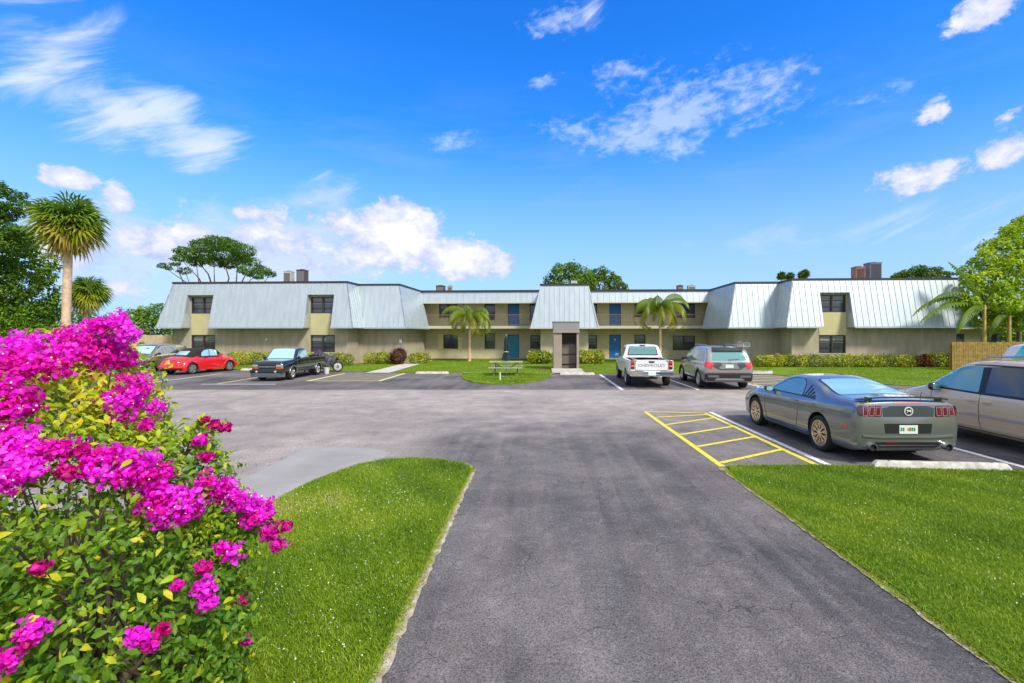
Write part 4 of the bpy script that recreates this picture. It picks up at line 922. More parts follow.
wheel_stop(-5.95, 27.45, 1.9, 0, 'white concrete wheel stop in the empty bay left of the picnic island')
wheel_stop(2.35, 26.7, 1.95, 0, 'white concrete wheel stop in front of the entry shelter')
wheel_stop(-17.6, 30.0, 1.8, .1, 'white concrete wheel stop in front of the red convertible')

# ---------------------------------------------------------------- apartment building
TH = R_(2.9)
mSt = mat('tan_stucco', (.39,.335,.235), .9, var=.12, scale=2, bump=.5, bscale=90)
mSt2 = mat('yellow_stucco', (.50,.44,.235), .9, var=.05, scale=2, bump=.4, bscale=90)
mShu = mat('shutter_yellow', (.66,.58,.30), .8)
mSt3 = mat('light_stucco', (.52,.445,.285), .9, var=.06, scale=2, bump=.4, bscale=90)
mMet = mat('galvalume', (.47,.525,.55), .42, .45, var=.06, scale=2.2)
def streaky(m, s3):
    N, L = nt(m); tx = next(n for n in N if n.type == 'TEX_NOISE'); l = tx.inputs['Vector'].links[0]; src = l.from_socket; mp = N.new('ShaderNodeMapping'); mp.inputs['Scale'].default_value = s3; L.new(src, mp.inputs[0]); L.new(mp.outputs[0], tx.inputs['Vector'])
streaky(mMet, (1.6,1.6,.16)); streaky(mSt, (1.4,1.4,.35))
mCap = mat('dark_cap', (.035,.03,.03), .5)
mSof = mat('soffit', (.30,.27,.22), .8)
mTrim = mat('drip_trim', (.50,.47,.34), .6)
mFr = mat('bronze_frame', (.05,.033,.022), .4)
mPane = mat('window_glass', (.055,.065,.085), .08, .25, coat=.5)
mBl = mat('window_blind', (.33,.34,.33), .6)
mDoor = mat('blue_door', (.010,.13,.42), .45); mDoor2 = mat('teal_door', (.01,.22,.40), .45)
mRail = mat('rail_paint', (.20,.155,.10), .5)
bld = empty('apartment_building', (2.4,42.4,0), -TH, 'long two-storey tan apartment building with pale metal mansard roof, blue doors and flanking wings', 'building')
V1, V2, ZT, ZB, OV = -7.9, -5.9, 6.10, 2.77, .76
a_ = lambda z: OV*(ZT-z)/(ZT-ZB)
def wallbox(name, *b, m=mSt): return MB().box(*b).build(name, m, bld)
def sec_wall(u0, u1, v, slots=()):
    """front wing wall with real openings for its windows"""
    mb = MB(); us = sorted([u0,u1]+[x for s_ in slots for x in (s_-.925, s_+.925)])
    for i in range(len(us)-1):
        a, b = us[i], us[i+1]; mid = (a+b)/2
        if any(abs(mid-s_) < .925 for s_ in slots):
            for z0, z1 in ((0,.93),(2.22,3.84),(5.08,6.05)): mb.box(a,b,v,v+.25,z0,z1)
        else: mb.box(a,b,v,v+.25,0,6.05)
    return mb
SL = [-27.15,-17.9]; SR = [19.0]
UL0, UL1, UL2 = -29.45, -16.0, -12.75; UR0, UR1, UR2 = 27.4, 16.2, 12.95
w1 = sec_wall(UL0, UL1, V1+.1, SL); w1.box(UL0,UL0+.25,V1+.36,12,0,6.05).box(UL1-.25,UL1,V1+.36,V2+.35,0,6.05).box(UL1-.25,UL2,V2+.1,V2+.35,0,6.05).box(UL2-.25,UL2,V2+.36,1.3,0,6.05); w1.build('wall', mSt, bld)
w2_ = sec_wall(UR1, UR0, V1+.1, SR); w2_.box(UR0-.25,UR0,V1+.36,12,0,6.05).box(UR1,UR1+.25,V1+.36,V2+.35,0,6.05).box(UR2,UR1+.25,V2+.1,V2+.35,0,6.05).box(UR2,UR2+.25,V2+.36,1.3,0,6.05); w2_.build('wall', mSt, bld)
# centre wall with openings
ops = []   # (u0,u1,z0,z1)
lowW = [(-10.35,1.35,.95,2.25),(-6.7,.97,.95,2.35),(-2.5,.9,.95,2.2),(2.75,.85,.95,2.2),(7.05,1.0,.95,2.25),(11.0,2.0,.82,2.15)]
upW = [(-10.6,1.7,3.85,5.1),(-6.7,.97,3.6,5.1),(-2.55,.9,3.6,5.1),(2.75,.85,3.6,5.1),(7.05,1.0,3.85,5.1),(11.0,2.0,3.75,5.05)]
drs = [(-4.5,1.05),(4.8,1.05)]
VB = 1.3; FZ = 3.03
for fl, wins, dz0, dz1 in ((0,lowW,.08,2.25),(1,upW,FZ,5.1)):
    zA, zC = (0, 2.76) if fl == 0 else (2.76, 6.05)
    items = sorted([(u-w_/2,u+w_/2,z0,z1) for u,w_,z0,z1 in wins]+[(u-w_/2,u+w_/2,dz0,dz1) for u,w_ in drs]); mb = MB(); cur = UL2-.25
    for u0,u1,z0,z1 in items:
        mb.box(cur,u0,VB,VB+.25,zA,zC); mb.box(u0,u1,VB,VB+.25,zA,z0) if z0 > zA else None; mb.box(u0,u1,VB,VB+.25,z1,zC); cur = u1
    mb.box(cur,UR2+.25,VB,VB+.25,zA,zC); mb.build('wall', mSt3, bld)
def window(u, w_, z0, z1, v, cols=2, rows=3, sill=True, blind=.5):
    f = MB(); t = .06; x0, x1 = u-w_/2, u+w_/2
    f.box(x0,x0+t,v-.02,v+.12,z0,z1).box(x1-t,x1,v-.02,v+.12,z0,z1).box(x0+t,x1-t,v-.02,v+.12,z1-t,z1).box(x0+t,x1-t,v-.02,v+.12,z0,z0+t)
    for i in range(1, cols): xx = x0+(x1-x0)*i/cols; f.box(xx-.045,xx+.045,v-.01,v+.11,z0+t,z1-t)
    for c_i in range(cols):
        a = x0+t if c_i == 0 else x0+(x1-x0)*c_i/cols+.045; b = x1-t if c_i == cols-1 else x0+(x1-x0)*(c_i+1)/cols-.045
        for j in range(1, rows): zz = z0+(z1-z0)*j/rows; f.box(a,b,v+.03,v+.09,zz-.018,zz+.018)
    o = f.build('window', mFr, bld)
    MB().box(x0+t,x1-t,v+.095,v+.10,z0+t,z1-t).build('pane', mPane, o)
    if blind:
        b = MB(); zt = z1-t; n = max(2, int((z1-z0)*blind/.10))
        for c_i in range(cols):
            a = x0+t+.03 if c_i == 0 else x0+(x1-x0)*c_i/cols+.07; bb = x1-t-.03 if c_i == cols-1 else x0+(x1-x0)*(c_i+1)/cols-.07
            for j in range(n): b.box(a,bb,v+.088,v+.093,zt-.10*(j+1)+.03,zt-.10*j-.02)
        b.build('blind', mBl, o)
    if sill: MB().box(x0-.04,x1+.04,v-.06,v+.02,z0-.06,z0-.002).build('sill', mTrim, o)
    return o
for s_ in SL+SR:
    window(s_, 1.85, 3.84, 5.08, V1+.13, 2, 3, False, .45); window(s_, 1.85, .93, 2.22, V1+.13, 2, 3, True, .4)
    MB().box(s_-.92,s_+.92,V1+.075,V1+.098,2.24,3.82).build('spandrel_panel', mSt2, bld)
for i, (u,w_,z0,z1) in enumerate(lowW): window(u, w_, z0, z1, VB+.06, 2 if w_ > 1.2 else 1, 3, True, .45 if w_ < 1.2 or w_ > 1.9 else 0)
for i, (u,w_,z0,z1) in enumerate(upW): window(u, w_, z0, z1, VB+.06, 2 if w_ > 1.2 else 1, 2, True, .4 if i in (0,) else 0)
for x0, x1 in ((-11.55,-11.06),(-9.64,-9.3)): MB()  .box(x0,x1,VB-.05,VB-.005,.9,2.3).build('shutter', mShu, bld)
for k, (u,w_) in enumerate(drs):
    for z0, z1 in ((.08,2.25),(FZ,5.1)):
        md_ = mDoor2 if (k == 0 and z0 < 1) else mDoor
        d = MB().box(u-w_/2+.06,u+w_/2-.06,VB+.06,VB+.11,z0+.01,z1-.06)
        for a, b in ((.25,.95),(1.1,1.75)): d.box(u-.30,u-.03,VB+.045,VB+.06,z0+a,z0+b).box(u+.03,u+.30,VB+.045,VB+.06,z0+a,z0+b)
        do = d.build('door', md_, bld)
        MB().lathe([(.001,0),(.03,.01),(.03,.03),(.001,.05)], 12, 'y', 0, Matrix.Translation((u-.40,VB+.01,z0+1.0))).build('handle', M['chrome'], do)
        MB().box(u-w_/2,u-w_/2+.06,VB+.01,VB+.14,z0,z1).box(u+w_/2-.06,u+w_/2,VB+.01,VB+.14,z0,z1).box(u-w_/2+.06,u+w_/2-.06,VB+.01,VB+.14,z1-.06,z1).build('door_frame', mFr, do)
        if k == 1 and z0 < 1: MB().box(u-.06,u+.06,VB+.035,VB+.045,1.72,1.84).build('door_number_plate', M['plate'], do)
# slab, balcony, railing
MB().box(UL2,UR2,-.10,VB-.01,2.78,FZ).build('balcony_slab', mTrim, bld)
for ua, ub in ((UL2,-2.1),(2.1,UR2)):
    r_ = MB().box(ua,ub,-.06,-.02,FZ+.98,FZ+1.02).box(ua,ub,-.055,-.025,FZ+.08,FZ+.11)
    for x in np.arange(ua+.06, ub-.05, .125): r_.box(x-.009,x+.009,-.05,-.032,FZ+.11,FZ+.98)
    r_.build('railing', mRail, bld)
    for x in ((-8.95,-8.95) if ua < 0 else (8.9,)): MB().box(x-.05,x+.05,-.08,.02,FZ,5.15).build('post', mTrim, bld)
# roof deck + cap
MB().box(UL2-.3,UR2+.3,.4,12,6.0,6.06).box(UL0+.2,UL1-.2,V1+.4,12,6.05,6.08).box(UL1-.2,UL2-.2,V2+.4,12,6.05,6.08).box(UR1+.2,UR0-.2,V1+.4,12,6.05,6.08).box(UR2+.2,UR1+.2,V2+.4,12,6.05,6.08).build('roof', mat('roof_gravel', (.35,.34,.32), .95), bld)
capb = MB(); e = .05
capb.box(UL0-e,UL1+e,V1-e,V1+.12,ZT,ZT+.13).box(UL1-.12,UL1+e,V1+.12,V2-e,ZT,ZT+.13).box(UL1-.12,UL2+e,V2-e,V2+.12,ZT,ZT+.13).box(UL2-.12,UL2+e,V2+.12,-.02,ZT,ZT+.13).box(UL0-e,UL0+.12,V1+.12,12,ZT,ZT+.13)
capb.box(UR1-e,UR0+e,V1-e,V1+.12,ZT,ZT+.13).box(UR1-e,UR1+.12,V1+.12,V2-e,ZT,ZT+.13).box(UR2-e,UR1+.12,V2-e,V2+.12,ZT,ZT+.13).box(UR2-e,UR2+.12,V2+.12,-.02,ZT,ZT+.13).box(UR0-.12,UR0+e,V1+.12,12,ZT,ZT+.13)
capb.box(UL2-.12,UR2+.12,-.15,.02,ZT,ZT+.13); capb.build('parapet_cap', mCap, bld)
# metal mansard panels with raised seams
def cliprange(poly, s_):
    zs_ = []
    n = len(poly)
    for i in range(n):
        (x0,z0),(x1,z1) = poly[i], poly[(i+1)%n]
        if (x0-s_)*(x1-s_) <= 0 and abs(x1-x0) > 1e-6: zs_.append(z0+(z1-z0)*(s_-x0)/(x1-x0))
    return (min(zs_), max(zs_)) if len(zs_) > 1 else None
def panel(mp, polys, rib=.405, ribh=.03, s0=0):
    mb = MB()
    for poly in polys:
        n = len(poly); vs = [mp(s_,z,0) for s_,z in poly]+[mp(s_,z,-.06) for s_,z in poly]
        mb.add(vs, [tuple(range(n)), tuple(range(n,2*n))[::-1]]+[(i,(i+1)%n,n+(i+1)%n,n+i) for i in range(n)])
        lo, hi = min(p[0] for p in poly), max(p[0] for p in poly); k = math.ceil((lo+.05-s0)/rib)*rib+s0
        while k < hi-.04:
            cr = cliprange(poly, k)
            if cr and cr[1]-cr[0] > .15:
                z0, z1 = cr[0]+.01, cr[1]-.01; b = .016
                mb.add([mp(k-b,z0,.001),mp(k+b,z0,.001),mp(k+b,z1,.001),mp(k-b,z1,.001),mp(k-b*.6,z0,ribh),mp(k+b*.6,z0,ribh),mp(k+b*.6,z1,ribh),mp(k-b*.6,z1,ribh)],
                       [(4,5,6,7),(0,1,5,4),(1,2,6,5),(2,3,7,6),(3,0,4,7)])
            k += rib
    return mb.build('mansard_panel', mMet, bld)
def front(v): return lambda s_, z, off: (s_, v-a_(z)-off, z)
def side(u, sg): return lambda s_, z, off: (u+sg*(a_(z)+off), s_, z)
ZS = 5.22
def fpoly(u0, u1, k0, k1, slots):     # k: outward sign of hip at each end
    E0 = lambda z: u0+k0*a_(z); E1 = lambda z: u1+k1*a_(z); hw = 1.02; out = []; xs = []
    if not slots: return [[(E0(ZB),ZB),(E1(ZB),ZB),(E1(ZT),ZT),(E0(ZT),ZT)]]
    out.append([(E0(ZS),ZS),(E1(ZS),ZS),(E1(ZT),ZT),(E0(ZT),ZT)])
    cur = None
    for i, s_ in enumerate(slots+[None]):
        l0 = E0 if i == 0 else (lambda z, q=slots[i-1]+hw: q); l1 = E1 if s_ is None else (lambda z, q=s_-hw: q)
        out.append([(l0(ZB),ZB),(l1(ZB),ZB),(l1(ZS),ZS),(l0(ZS),ZS)])
    return out
panel(front(V1), fpoly(UL0,UL1,-1,1,SL)); panel(front(V1), fpoly(UR1,UR0,-1,1,SR))
panel(front(V2), fpoly(UL1,UL2,1,1,[])); panel(front(V2), fpoly(UR2,UR1,-1,-1,[]))
SP = lambda v0, v1, k0, k1: [[(v0+k0*a_(ZB),ZB),(v1+k1*a_(ZB),ZB),(v1,ZT),(v0,ZT)]]
panel(side(UL1,1), SP(V1,V2,-1,-1)); panel(side(UL2,1), SP(V2,.0,-1,0)); panel(side(UR1,-1), SP(V1,V2,-1,-1)); panel(side(UR2,-1), SP(V2,.0,-1,0))
panel(side(UL0,-1), SP(V1,11.9,-1,0)); panel(side(UR0,1), SP(V1,11.9,-1,0))
# cheeks beside the window slots, soffits and drip edges
for s_ in SL+SR:
    ck = MB()
    for sg in (-1,1):
        x = s_+sg*1.02
        for xx in (x-.02*sg,):
            v_ = [(xx,V1+.095,ZB),(xx,V1-a_(ZB)+.03,ZB),(xx,V1-a_(ZS)+.03,ZS),(xx,V1+.095,ZS)]; v2 = [(p[0]+.015*sg,p[1],p[2]) for p in v_]
            ck.add(v_+v2, [(0,1,2,3),(7,6,5,4),(0,4,5,1),(1,5,6,2),(2,6,7,3),(3,7,4,0)])
    ck.box(s_-.99,s_+.99,V1-a_(ZS)+.01,V1+.095,ZS-.02,ZS-.004)
    ck.build('slot_lining', mMet, bld)
sf = MB(); dg_ = MB(); o1 = OV
def sof(u0,u1,v0,v1): sf.box(u0,u1,v0,v1,ZB-.05,ZB-.012)
for a, b in ((UL0-o1,SL[0]-1.02),(SL[0]+1.02,SL[1]-1.02),(SL[1]+1.02,UL1+o1),(UR1-o1,SR[0]-1.02),(SR[0]+1.02,UR0+o1)):
    sof(a,b,V1-o1-.02,V1+.09); dg_.box(a,b,V1-o1-.075,V1-o1-.025,ZB-.06,ZB+.05)
sof(UL1+.01,UL1+o1,V1+.095,V2-o1-.02); sof(UR1-o1,UR1-.01,V1+.095,V2-o1-.02); sof(UL1+.01,UL2+o1,V2-o1-.015,V2+.09); sof(UR2-o1,UR1-.01,V2-o1-.015,V2+.09)
sof(UL2+.01,UL2+o1,V2+.095,VB-.02); sof(UR2-o1,UR2-.01,V2+.095,VB-.02); sof(UL0-o1,UL0-.01,V1+.1,11.9); sof(UR0+.01,UR0+o1,V1+.1,11.9)
dg_.box(UL1+o1-.06,UL2+o1+.06,V2-o1-.07,V2-o1-.022,ZB-.06,ZB+.05).box(UR2-o1-.06,UR1-o1+.06,V2-o1-.07,V2-o1-.022,ZB-.06,ZB+.05)
dg_.box(UL2+o1+.022,UL2+o1+.065,V2-o1-.02,-.12,ZB-.055,ZB+.045).box(UR2-o1-.065,UR2-o1-.022,V2-o1-.02,-.12,ZB-.055,ZB+.045)
sf.build('soffit', mSof, bld); dg_.build('drip_edge', mMet, bld)
# centre fascia (short mansard)
cf = lambda s_, z, off: (s_, -.02-.22*(ZT-z)-off, z)
panel(cf, [[(UL2,5.12),(-1.9,5.12),(-1.9,ZT),(UL2,ZT)],[(1.9,5.12),(UR2,5.12),(UR2,ZT),(1.9,ZT)]], .52)
MB().box(UL2,-1.95,-.30,-.24,5.03,5.12).box(1.95,UR2,-.30,-.24,5.03,5.12).box(UL2,-1.95,-.235,VB-.01,5.08,5.115).box(1.95,UR2,-.235,VB-.01,5.08,5.115).build('fascia_trim', mTrim, bld)
# stair tower
VT = -4.1; tb = 1.92; n_before = set(bld.children)
MB().box(-tb,tb,VT+.1,1.25,0,6.05).build('stair_tower', mSt3, bld)
tf = lambda s_, z, off: (s_, VT-a_(z)*.9-off, z)
q = .78
panel(tf, [[(-tb-q,ZB),(tb+q,ZB),(tb,ZT+.12),(-tb,ZT+.12)]], .40)
for sg in (-1,1):
    ts = lambda s_, z, off, sg=sg: (sg*(tb+q*(ZT+.12-z)/(ZT+.12-ZB)+off), s_, z)
    panel(ts, [[(VT-.78,ZB),(-.25,ZB),(-.25,ZT+.12),(VT,ZT+.12)]], .40)
MB().box(-tb-.06,tb+.06,VT-.06,-.16,ZT+.123,ZT+.25).build('parapet_cap', mCap, bld)
MB().box(-tb-q,tb+q,VT-.85,VT+.09,ZB-.05,ZB-.015).box(-tb-q,-tb-.01,VT+.095,-.12,ZB-.05,ZB-.015).box(tb+.01,tb+q,VT+.095,-.12,ZB-.05,ZB-.015).build('soffit', mSof, bld)
MB().box(-tb-q-.05,tb+q+.05,VT-.92,VT-.86,ZB-.06,ZB+.04).build('drip_edge', mTrim, bld)

for o in set(bld.children)-n_before: o.location.x = .14
# entry shelter
sh = empty('entry_shelter', (1.94,30.0,0), 0, 'narrow timber entry shelter with dark gate opening in front of the stair tower', 'shelter')
mPk = mat('pink_siding', (.31,.255,.20), .85, var=.06, scale=3, bump=.3); mSh = mat('shelter_metal', (.27,.26,.26), .5, .2)
sd = MB().box(-.80,-.28,0,.12,.05,2.45).box(-.80,-.68,.12,1.3,.05,2.45).box(.66,.80,0,.12,.05,2.45).box(.68,.80,.12,1.3,.05,2.45)
for k in range(1,5): sd.box(-.80+.105*k-.006,-.80+.105*k+.006,-.008,-.001,.05,2.44)
sd.build('side_wall', mPk, sh)
MB().box(-.82,.82,-.04,1.34,2.45,3.04).build('canopy', mSh, sh, bevel=.02); MB().box(-.85,.85,-.07,1.37,3.04,3.10).build('canopy_cap', mSh, sh)
MB().box(-.84,.84,-.09,-.043,2.38,2.47).build('lintel', mPk, sh)
gt = MB().box(-.68,.68,1.0,1.05,.06,2.44).build('back_panel', mat('shade_panel', (.12,.10,.08), .8), sh)
MB().box(-.28,.66,.5,.54,1.66,1.74).box(-.28,.66,.5,.54,.98,1.02).box(-.28,.66,.5,.54,.35,.40).build('gate_rail', M['black_trim'], sh)
MB().box(-.28,.66,.55,.57,.10,1.66).build('gate_panel', mat('gate_panel', (.16,.13,.10), .7), sh)
MB().box(-.95,.95,-.75,.0,.04,.13).build('step', mPa, sh, bevel=.01)

for o in bld.children:
    if o.name.startswith('stair_tower'): o.location.x = .14
# things on the roof and walls
def B2W(u, v, z=0): 
    p = Matrix.Translation((2.4,42.4,0)) @ Matrix.Rotation(-TH,4,'Z') @ Vector((u,v,z)); return tuple(p)
def ac(px0, px1, py0, u, v, m, label, z=6.08, louver=True, grp='air conditioners on the roof'):
    x, y, _ = B2W(u, v); d = y; wd = .76*(px1-px0)*d/F; h = max(.3, 2.3+(HY-py0)*d/F-z); x = ((px0+px1)/2-HX)*d/F
    r = empty('air_conditioner', (x,y,z), -TH, label, 'air conditioner', grp)
    MB().box(-wd/2,wd/2,-wd*.45,wd*.45,.06,h-.05).build('casing', m, r, bevel=.015)
    MB().box(-wd/2-.02,wd/2+.02,-wd*.45-.02,wd*.45+.02,h-.05,h).build('lid', m, r)
    g_ = MB()
    if louver:
        for k in range(int((h-.2)/.07)): g_.box(-wd*.42,wd*.42,-wd*.45-.012,-wd*.45-.003,.12+.07*k,.155+.07*k)
        g_.build('louvre', M['black_trim'] if m is not mAcB else mSh, r)
    MB().lathe([(.001,0),(wd*.3,0),(wd*.3,.05),(wd*.26,.05)], 16).build('fan_guard', M['black_trim'], r).location = (0,0,h+.001)
    for sg in (-1,1): MB().box(sg*wd*.4-.05,sg*wd*.4+.05,-wd*.45,wd*.45,0,.06).build('skid', M['black_trim'], r)
mAcG = mat('ac_grey', (.42,.40,.36), .6); mAcB = mat('ac_brown', (.07,.05,.04), .6); mAcR = mat('ac_rust', (.28,.12,.08), .7, var=.3); mAcL = mat('ac_light', (.6,.6,.58), .5)
ac(284,293.8,271.5,-19.6,-3.0,mAcG,'beige boxy air conditioner on the left wing roof')
ac(297,308,270,-18.6,-3.0,mAcB,'dark brown air conditioner on the left wing roof')
ac(435.5,446,285.8,-9.0,2.5,mAcB,'dark air conditioner with slotted side on roof left of the stair tower')
ac(447,453.5,286.2,-8.0,2.5,mAcG,'small grey air conditioner on roof left of the stair tower')
ac(570,578,281.0,.6,-2.5,mAcL,'pale air conditioner on top of the stair tower',z=6.35)
ac(676,683.5,285.6,10.5,2.5,mAcB,'dark air conditioner on roof right of the stair tower, nearer the tower')
ac(686.5,696,285.6,11.3,2.5,mAcG,'grey air conditioner on roof right of the stair tower, nearer the right wing')
ac(852,864,267,22.2,-3.2,mAcR,'rust red air conditioner on the right wing roof')
ac(865,880,263,23.2,-3.0,mat('ac_blue', (.14,.15,.17), .5),'tall dark grey louvred air conditioner on the right wing roof')
def wsign(px, py, w_, h, v, label, m, cat='sign'):
    d = 35.5
    for _ in range(4):
        x = (px-HX)*d/F; u = ((x-2.4)-v*math.sin(TH))/math.cos(TH); d = 42.4-u*math.sin(TH)+v*math.cos(TH)
    z = 2.3+(HY-py)*d/F; o = MB().box(-w_/2,w_/2,-.02,0,-h/2,h/2).build('wall_sign', m, None, bevel=.004)
    o.location = (x,d-.01,z); o.rotation_euler = (0,0,-TH); return tag(o, label, cat)
mSw = mat('sign_white', (.75,.73,.66), .5); mSg = mat('sign_grey_text', (.30,.30,.27), .6); mSr = mat('sign_red', (.45,.05,.04), .5)
s1 = wsign(746.3,344.8,.58,.36,V2+.08,'white rectangular notice on the right wing wall above the silver suv',mSw)
MB().box(-.20,.20,-.024,-.0205,.03,.10).box(-.16,.17,-.024,-.0205,-.06,-.02).build('notice_text', mSg, s1)
s2 = wsign(739.5,344,.30,.44,V2+.08,'small red and white no parking sign beside the white notice',mSw)
rg = MB(); 
for k in range(24):
    t0, t1 = 2*math.pi*k/24, 2*math.pi*(k+1)/24
    rg.add([(.12*math.cos(t0),-.023,.04+.12*math.sin(t0)),(.12*math.cos(t1),-.023,.04+.12*math.sin(t1)),(.09*math.cos(t1),-.023,.04+.09*math.sin(t1)),(.09*math.cos(t0),-.023,.04+.09*math.sin(t0))], [(0,1,2,3)])
rg.add([(-.08,-.025,-.02),(-.05,-.025,-.05),(.08,-.025,.10),(.05,-.025,.13)], [(0,1,2,3)]); rg.build('prohibition_ring', mSr, s2)
MB().box(-.12,.12,-.024,-.0205,-.19,-.12).build('notice_text', mSr, s2)
wsign(400.4,341,.22,.25,V2+.08,'small pale square sign on left wing wall above the dark red bush',mSw)
hl = MB().box(-.06,.06,-.08,0,-.09,.09).build('wall_lamp', mSw, None, bevel=.02); hl.location = (*B2W(-22.2,V1+.09,1.9),); tag(hl, 'small white wall lamp between the left wing windows', 'wall lamp')
# ---------------------------------------------------------------- street and garden furniture
mTb = mat('weathered_timber', (.34,.35,.24), .8, var=.15, scale=6, bump=.3); mTl = mat('timber_leg', (.22,.20,.12), .8)
t = empty('picnic_table', (-1.62,26.3,.03), 0, 'weathered pale green timber picnic table with attached benches', 'picnic table')
tp_ = MB()
for k in range(5): tp_.box(-.92,.92,-.37+.15*k,-.235+.15*k,.72,.76)
tp_.build('table_top', mTb, t)
for sg in (-1,1):
    b_ = MB().box(-.92,.92,sg*.72-.13,sg*.72-.005,.43,.465).box(-.92,.92,sg*.72+.005,sg*.72+.13,.43,.465).build('bench', mTb, t)
for x in (-.62,.62):
    for sg in (-1,1): MB().add([(x-.02,sg*.22-.05,.72),(x+.02,sg*.22-.05,.72),(x+.02,sg*.22+.05,.72),(x-.02,sg*.22+.05,.72),(x-.02,sg*.66-.05,0),(x+.02,sg*.66-.05,0),(x+.02,sg*.66+.05,0),(x-.02,sg*.66+.05,0)],
        [(0,1,2,3),(4,7,6,5),(0,4,5,1),(1,5,6,2),(2,6,7,3),(3,7,4,0)]).build('leg', mTl, t)
    MB().box(x+.022,x+.06,-.80,.80,.38,.428).box(x+.022,x+.06,-.36,.36,.66,.715).build('cross_beam', mTl, t)
    MB().tube([(x,0,.66),(x*.35,0,.42)], .025, 6).build('brace', mTl, t)
u = empty('patio_umbrella', (-1.62,26.3,.03), 0, 'closed dark green patio umbrella standing through the picnic table', 'umbrella')
MB().lathe([(.001,0),(.22,0),(.22,.06),(.03,.10),(.001,.10)], 20).build('base', M['black_trim'], u, 40)
MB().tube([(0,0,.1),(.01,0,2.2)], .02, 8).build('pole', M['alloy'], u)
prof = [(.03,.80),(.13,.84),(.11,1.05),(.085,1.25),(.10,1.32),(.09,1.6),(.075,1.95),(.045,2.12),(.001,2.16)]
vs, fs = [], []
for i, (r_, h_) in enumerate(prof):
    for k in range(24):
        th = 2*math.pi*k/24; rr = 1.4*r_*(1+.28*math.cos(8*th+.3*i)); vs.append((rr*math.cos(th)+.01*(h_-.8)+.015*math.sin(h_*5), rr*math.sin(th), h_))
for i in range(len(prof)-1):
    for k in range(24): fs.append((i*24+k, i*24+(k+1)%24, (i+1)*24+(k+1)%24, (i+1)*24+k))
cn = MB().add(vs, fs).build('folded_canopy', mat('umbrella_cloth', (.012,.030,.024), .85), u, 60)
MB().lathe([(.15,1.26),(.16,1.29),(.15,1.32)], 16).build('tie_strap', M['alloy'], cn)
MB().lathe([(.001,2.15),(.03,2.17),(.03,2.23),(.001,2.26)], 10).build('finial', M['alloy'], u)
po = MB().tube([(0,0,0),(0,0,.42)], .034, 12).build('marker_post', mat('white_pipe', (.7,.69,.62), .5), None, 40); po.location = (-1.72,23.1,.03); tag(po, 'short white pipe post standing in the grass island in front of the picnic table', 'post')
up_ = MB().tube([(0,0,.0),(0,0,.32),(.03,0,.42)], .03, 8).box(-.06,.06,-.06,.06,.30,.40).build('garden_light', M['black_trim'], None, bevel=.01); up_.location = (6.15,31.5,.03); tag(up_, 'low black garden light on the lawn left of the white pickup', 'garden light')

def fence(name, label, p0, p1, z, m, w_=.14, jag=.03, mats=None, grp=None):
    p0, p1 = Vector(p0), Vector(p1); Ln = (p1-p0).length; rz = math.atan2(p1.y-p0.y, p1.x-p0.x)
    f = empty(name, (p0.x,p0.y,0), rz, label, 'fence', grp); mb = MB(); x = 0
    while x < Ln-.02:
        h = z+rng.uniform(-jag,jag); mb.box(x,min(x+w_-.012,Ln),-.012+rng.uniform(-.004,.004),.012,.04,h); x += w_
    mb.build('picket_panel', m, f); MB().box(0,Ln,.02,.06,.35,.44).box(0,Ln,.02,.06,z-.5,z-.41).build('rail', m, f)
    for k in range(int(Ln/2.4)+1): MB().box(k*2.4-.05,k*2.4+.05,.065,.16,0,z-.08).build('post', m, f)
    return f
mF1 = mat('tan_fence', (.52,.38,.24), .8, col2=(.66,.50,.34), scale=3, bump=.2); mF2 = mat('orange_fence', (.52,.25,.05), .8, var=.2, scale=5); mF3 = mat('golden_fence', (.20,.12,.025), .8, col2=(.33,.22,.05), scale=5, bump=.3); mF4 = mat('vinyl_fence', (.66,.62,.56), .6, var=.04)
fence('wooden_fence', 'tan picket fence left of the building behind the brown suv', (-35.0,38.5), (-29.0,38.0), 2.22, mF1)
fence('wooden_fence', 'short orange new picket fence section against the left end of the building', (-28.95,38.0), (-27.5,37.9), 2.22, mF2)
fence('vinyl_fence', 'long pale vinyl fence under the dark trees at far left', (-62,40.5), (-35.1,38.6), 2.24, mF4, .9, 0)
fence('wooden_fence', 'golden brown picket fence at the right end of the building behind the tan minivan', (26.25,30.0), (31.4,29.7), 1.80, mF3)
fence('wooden_fence', 'weathered picket fence running back at far right', (31.5,29.7), (48,29.2), 1.82, mF1)
pl_ = MB().tube([(0,0,0),(0,0,5.4)], .05, 8).box(-.02,.02,-.02,.02,5.4,5.9).build('utility_pole', mat('pole_grey', (.35,.35,.33), .7), None); pl_.location = (-52.2,60,0); tag(pl_, 'thin pale pole rising in front of the distant trees left of the building', 'pole')
nb = empty('neighbouring_building', (38.5,44,0), 0, 'tan neighbouring building with pale roof band showing below the right hand trees', 'building')
MB().box(-6,6,0,8,0,3.3).build('wall', mSt3, nb); MB().box(-6.6,6.6,-.7,8.6,2.75,3.35).box(-6.3,6.3,-.3,8.2,3.35,3.75).build('roof', mSt2, nb)
for x in (-3.6,.2,3.6):
    o = MB().box(x-.9,x+.9,-.04,.0,1.0,2.3).build('window', mFr, nb); MB().box(x-.82,x+.82,-.055,-.045,1.07,2.23).build('pane', mPane, o)
sd_ = empty('shed', (-52,56,0), 0, 'low tan roofed outbuilding behind the left fence', 'shed')
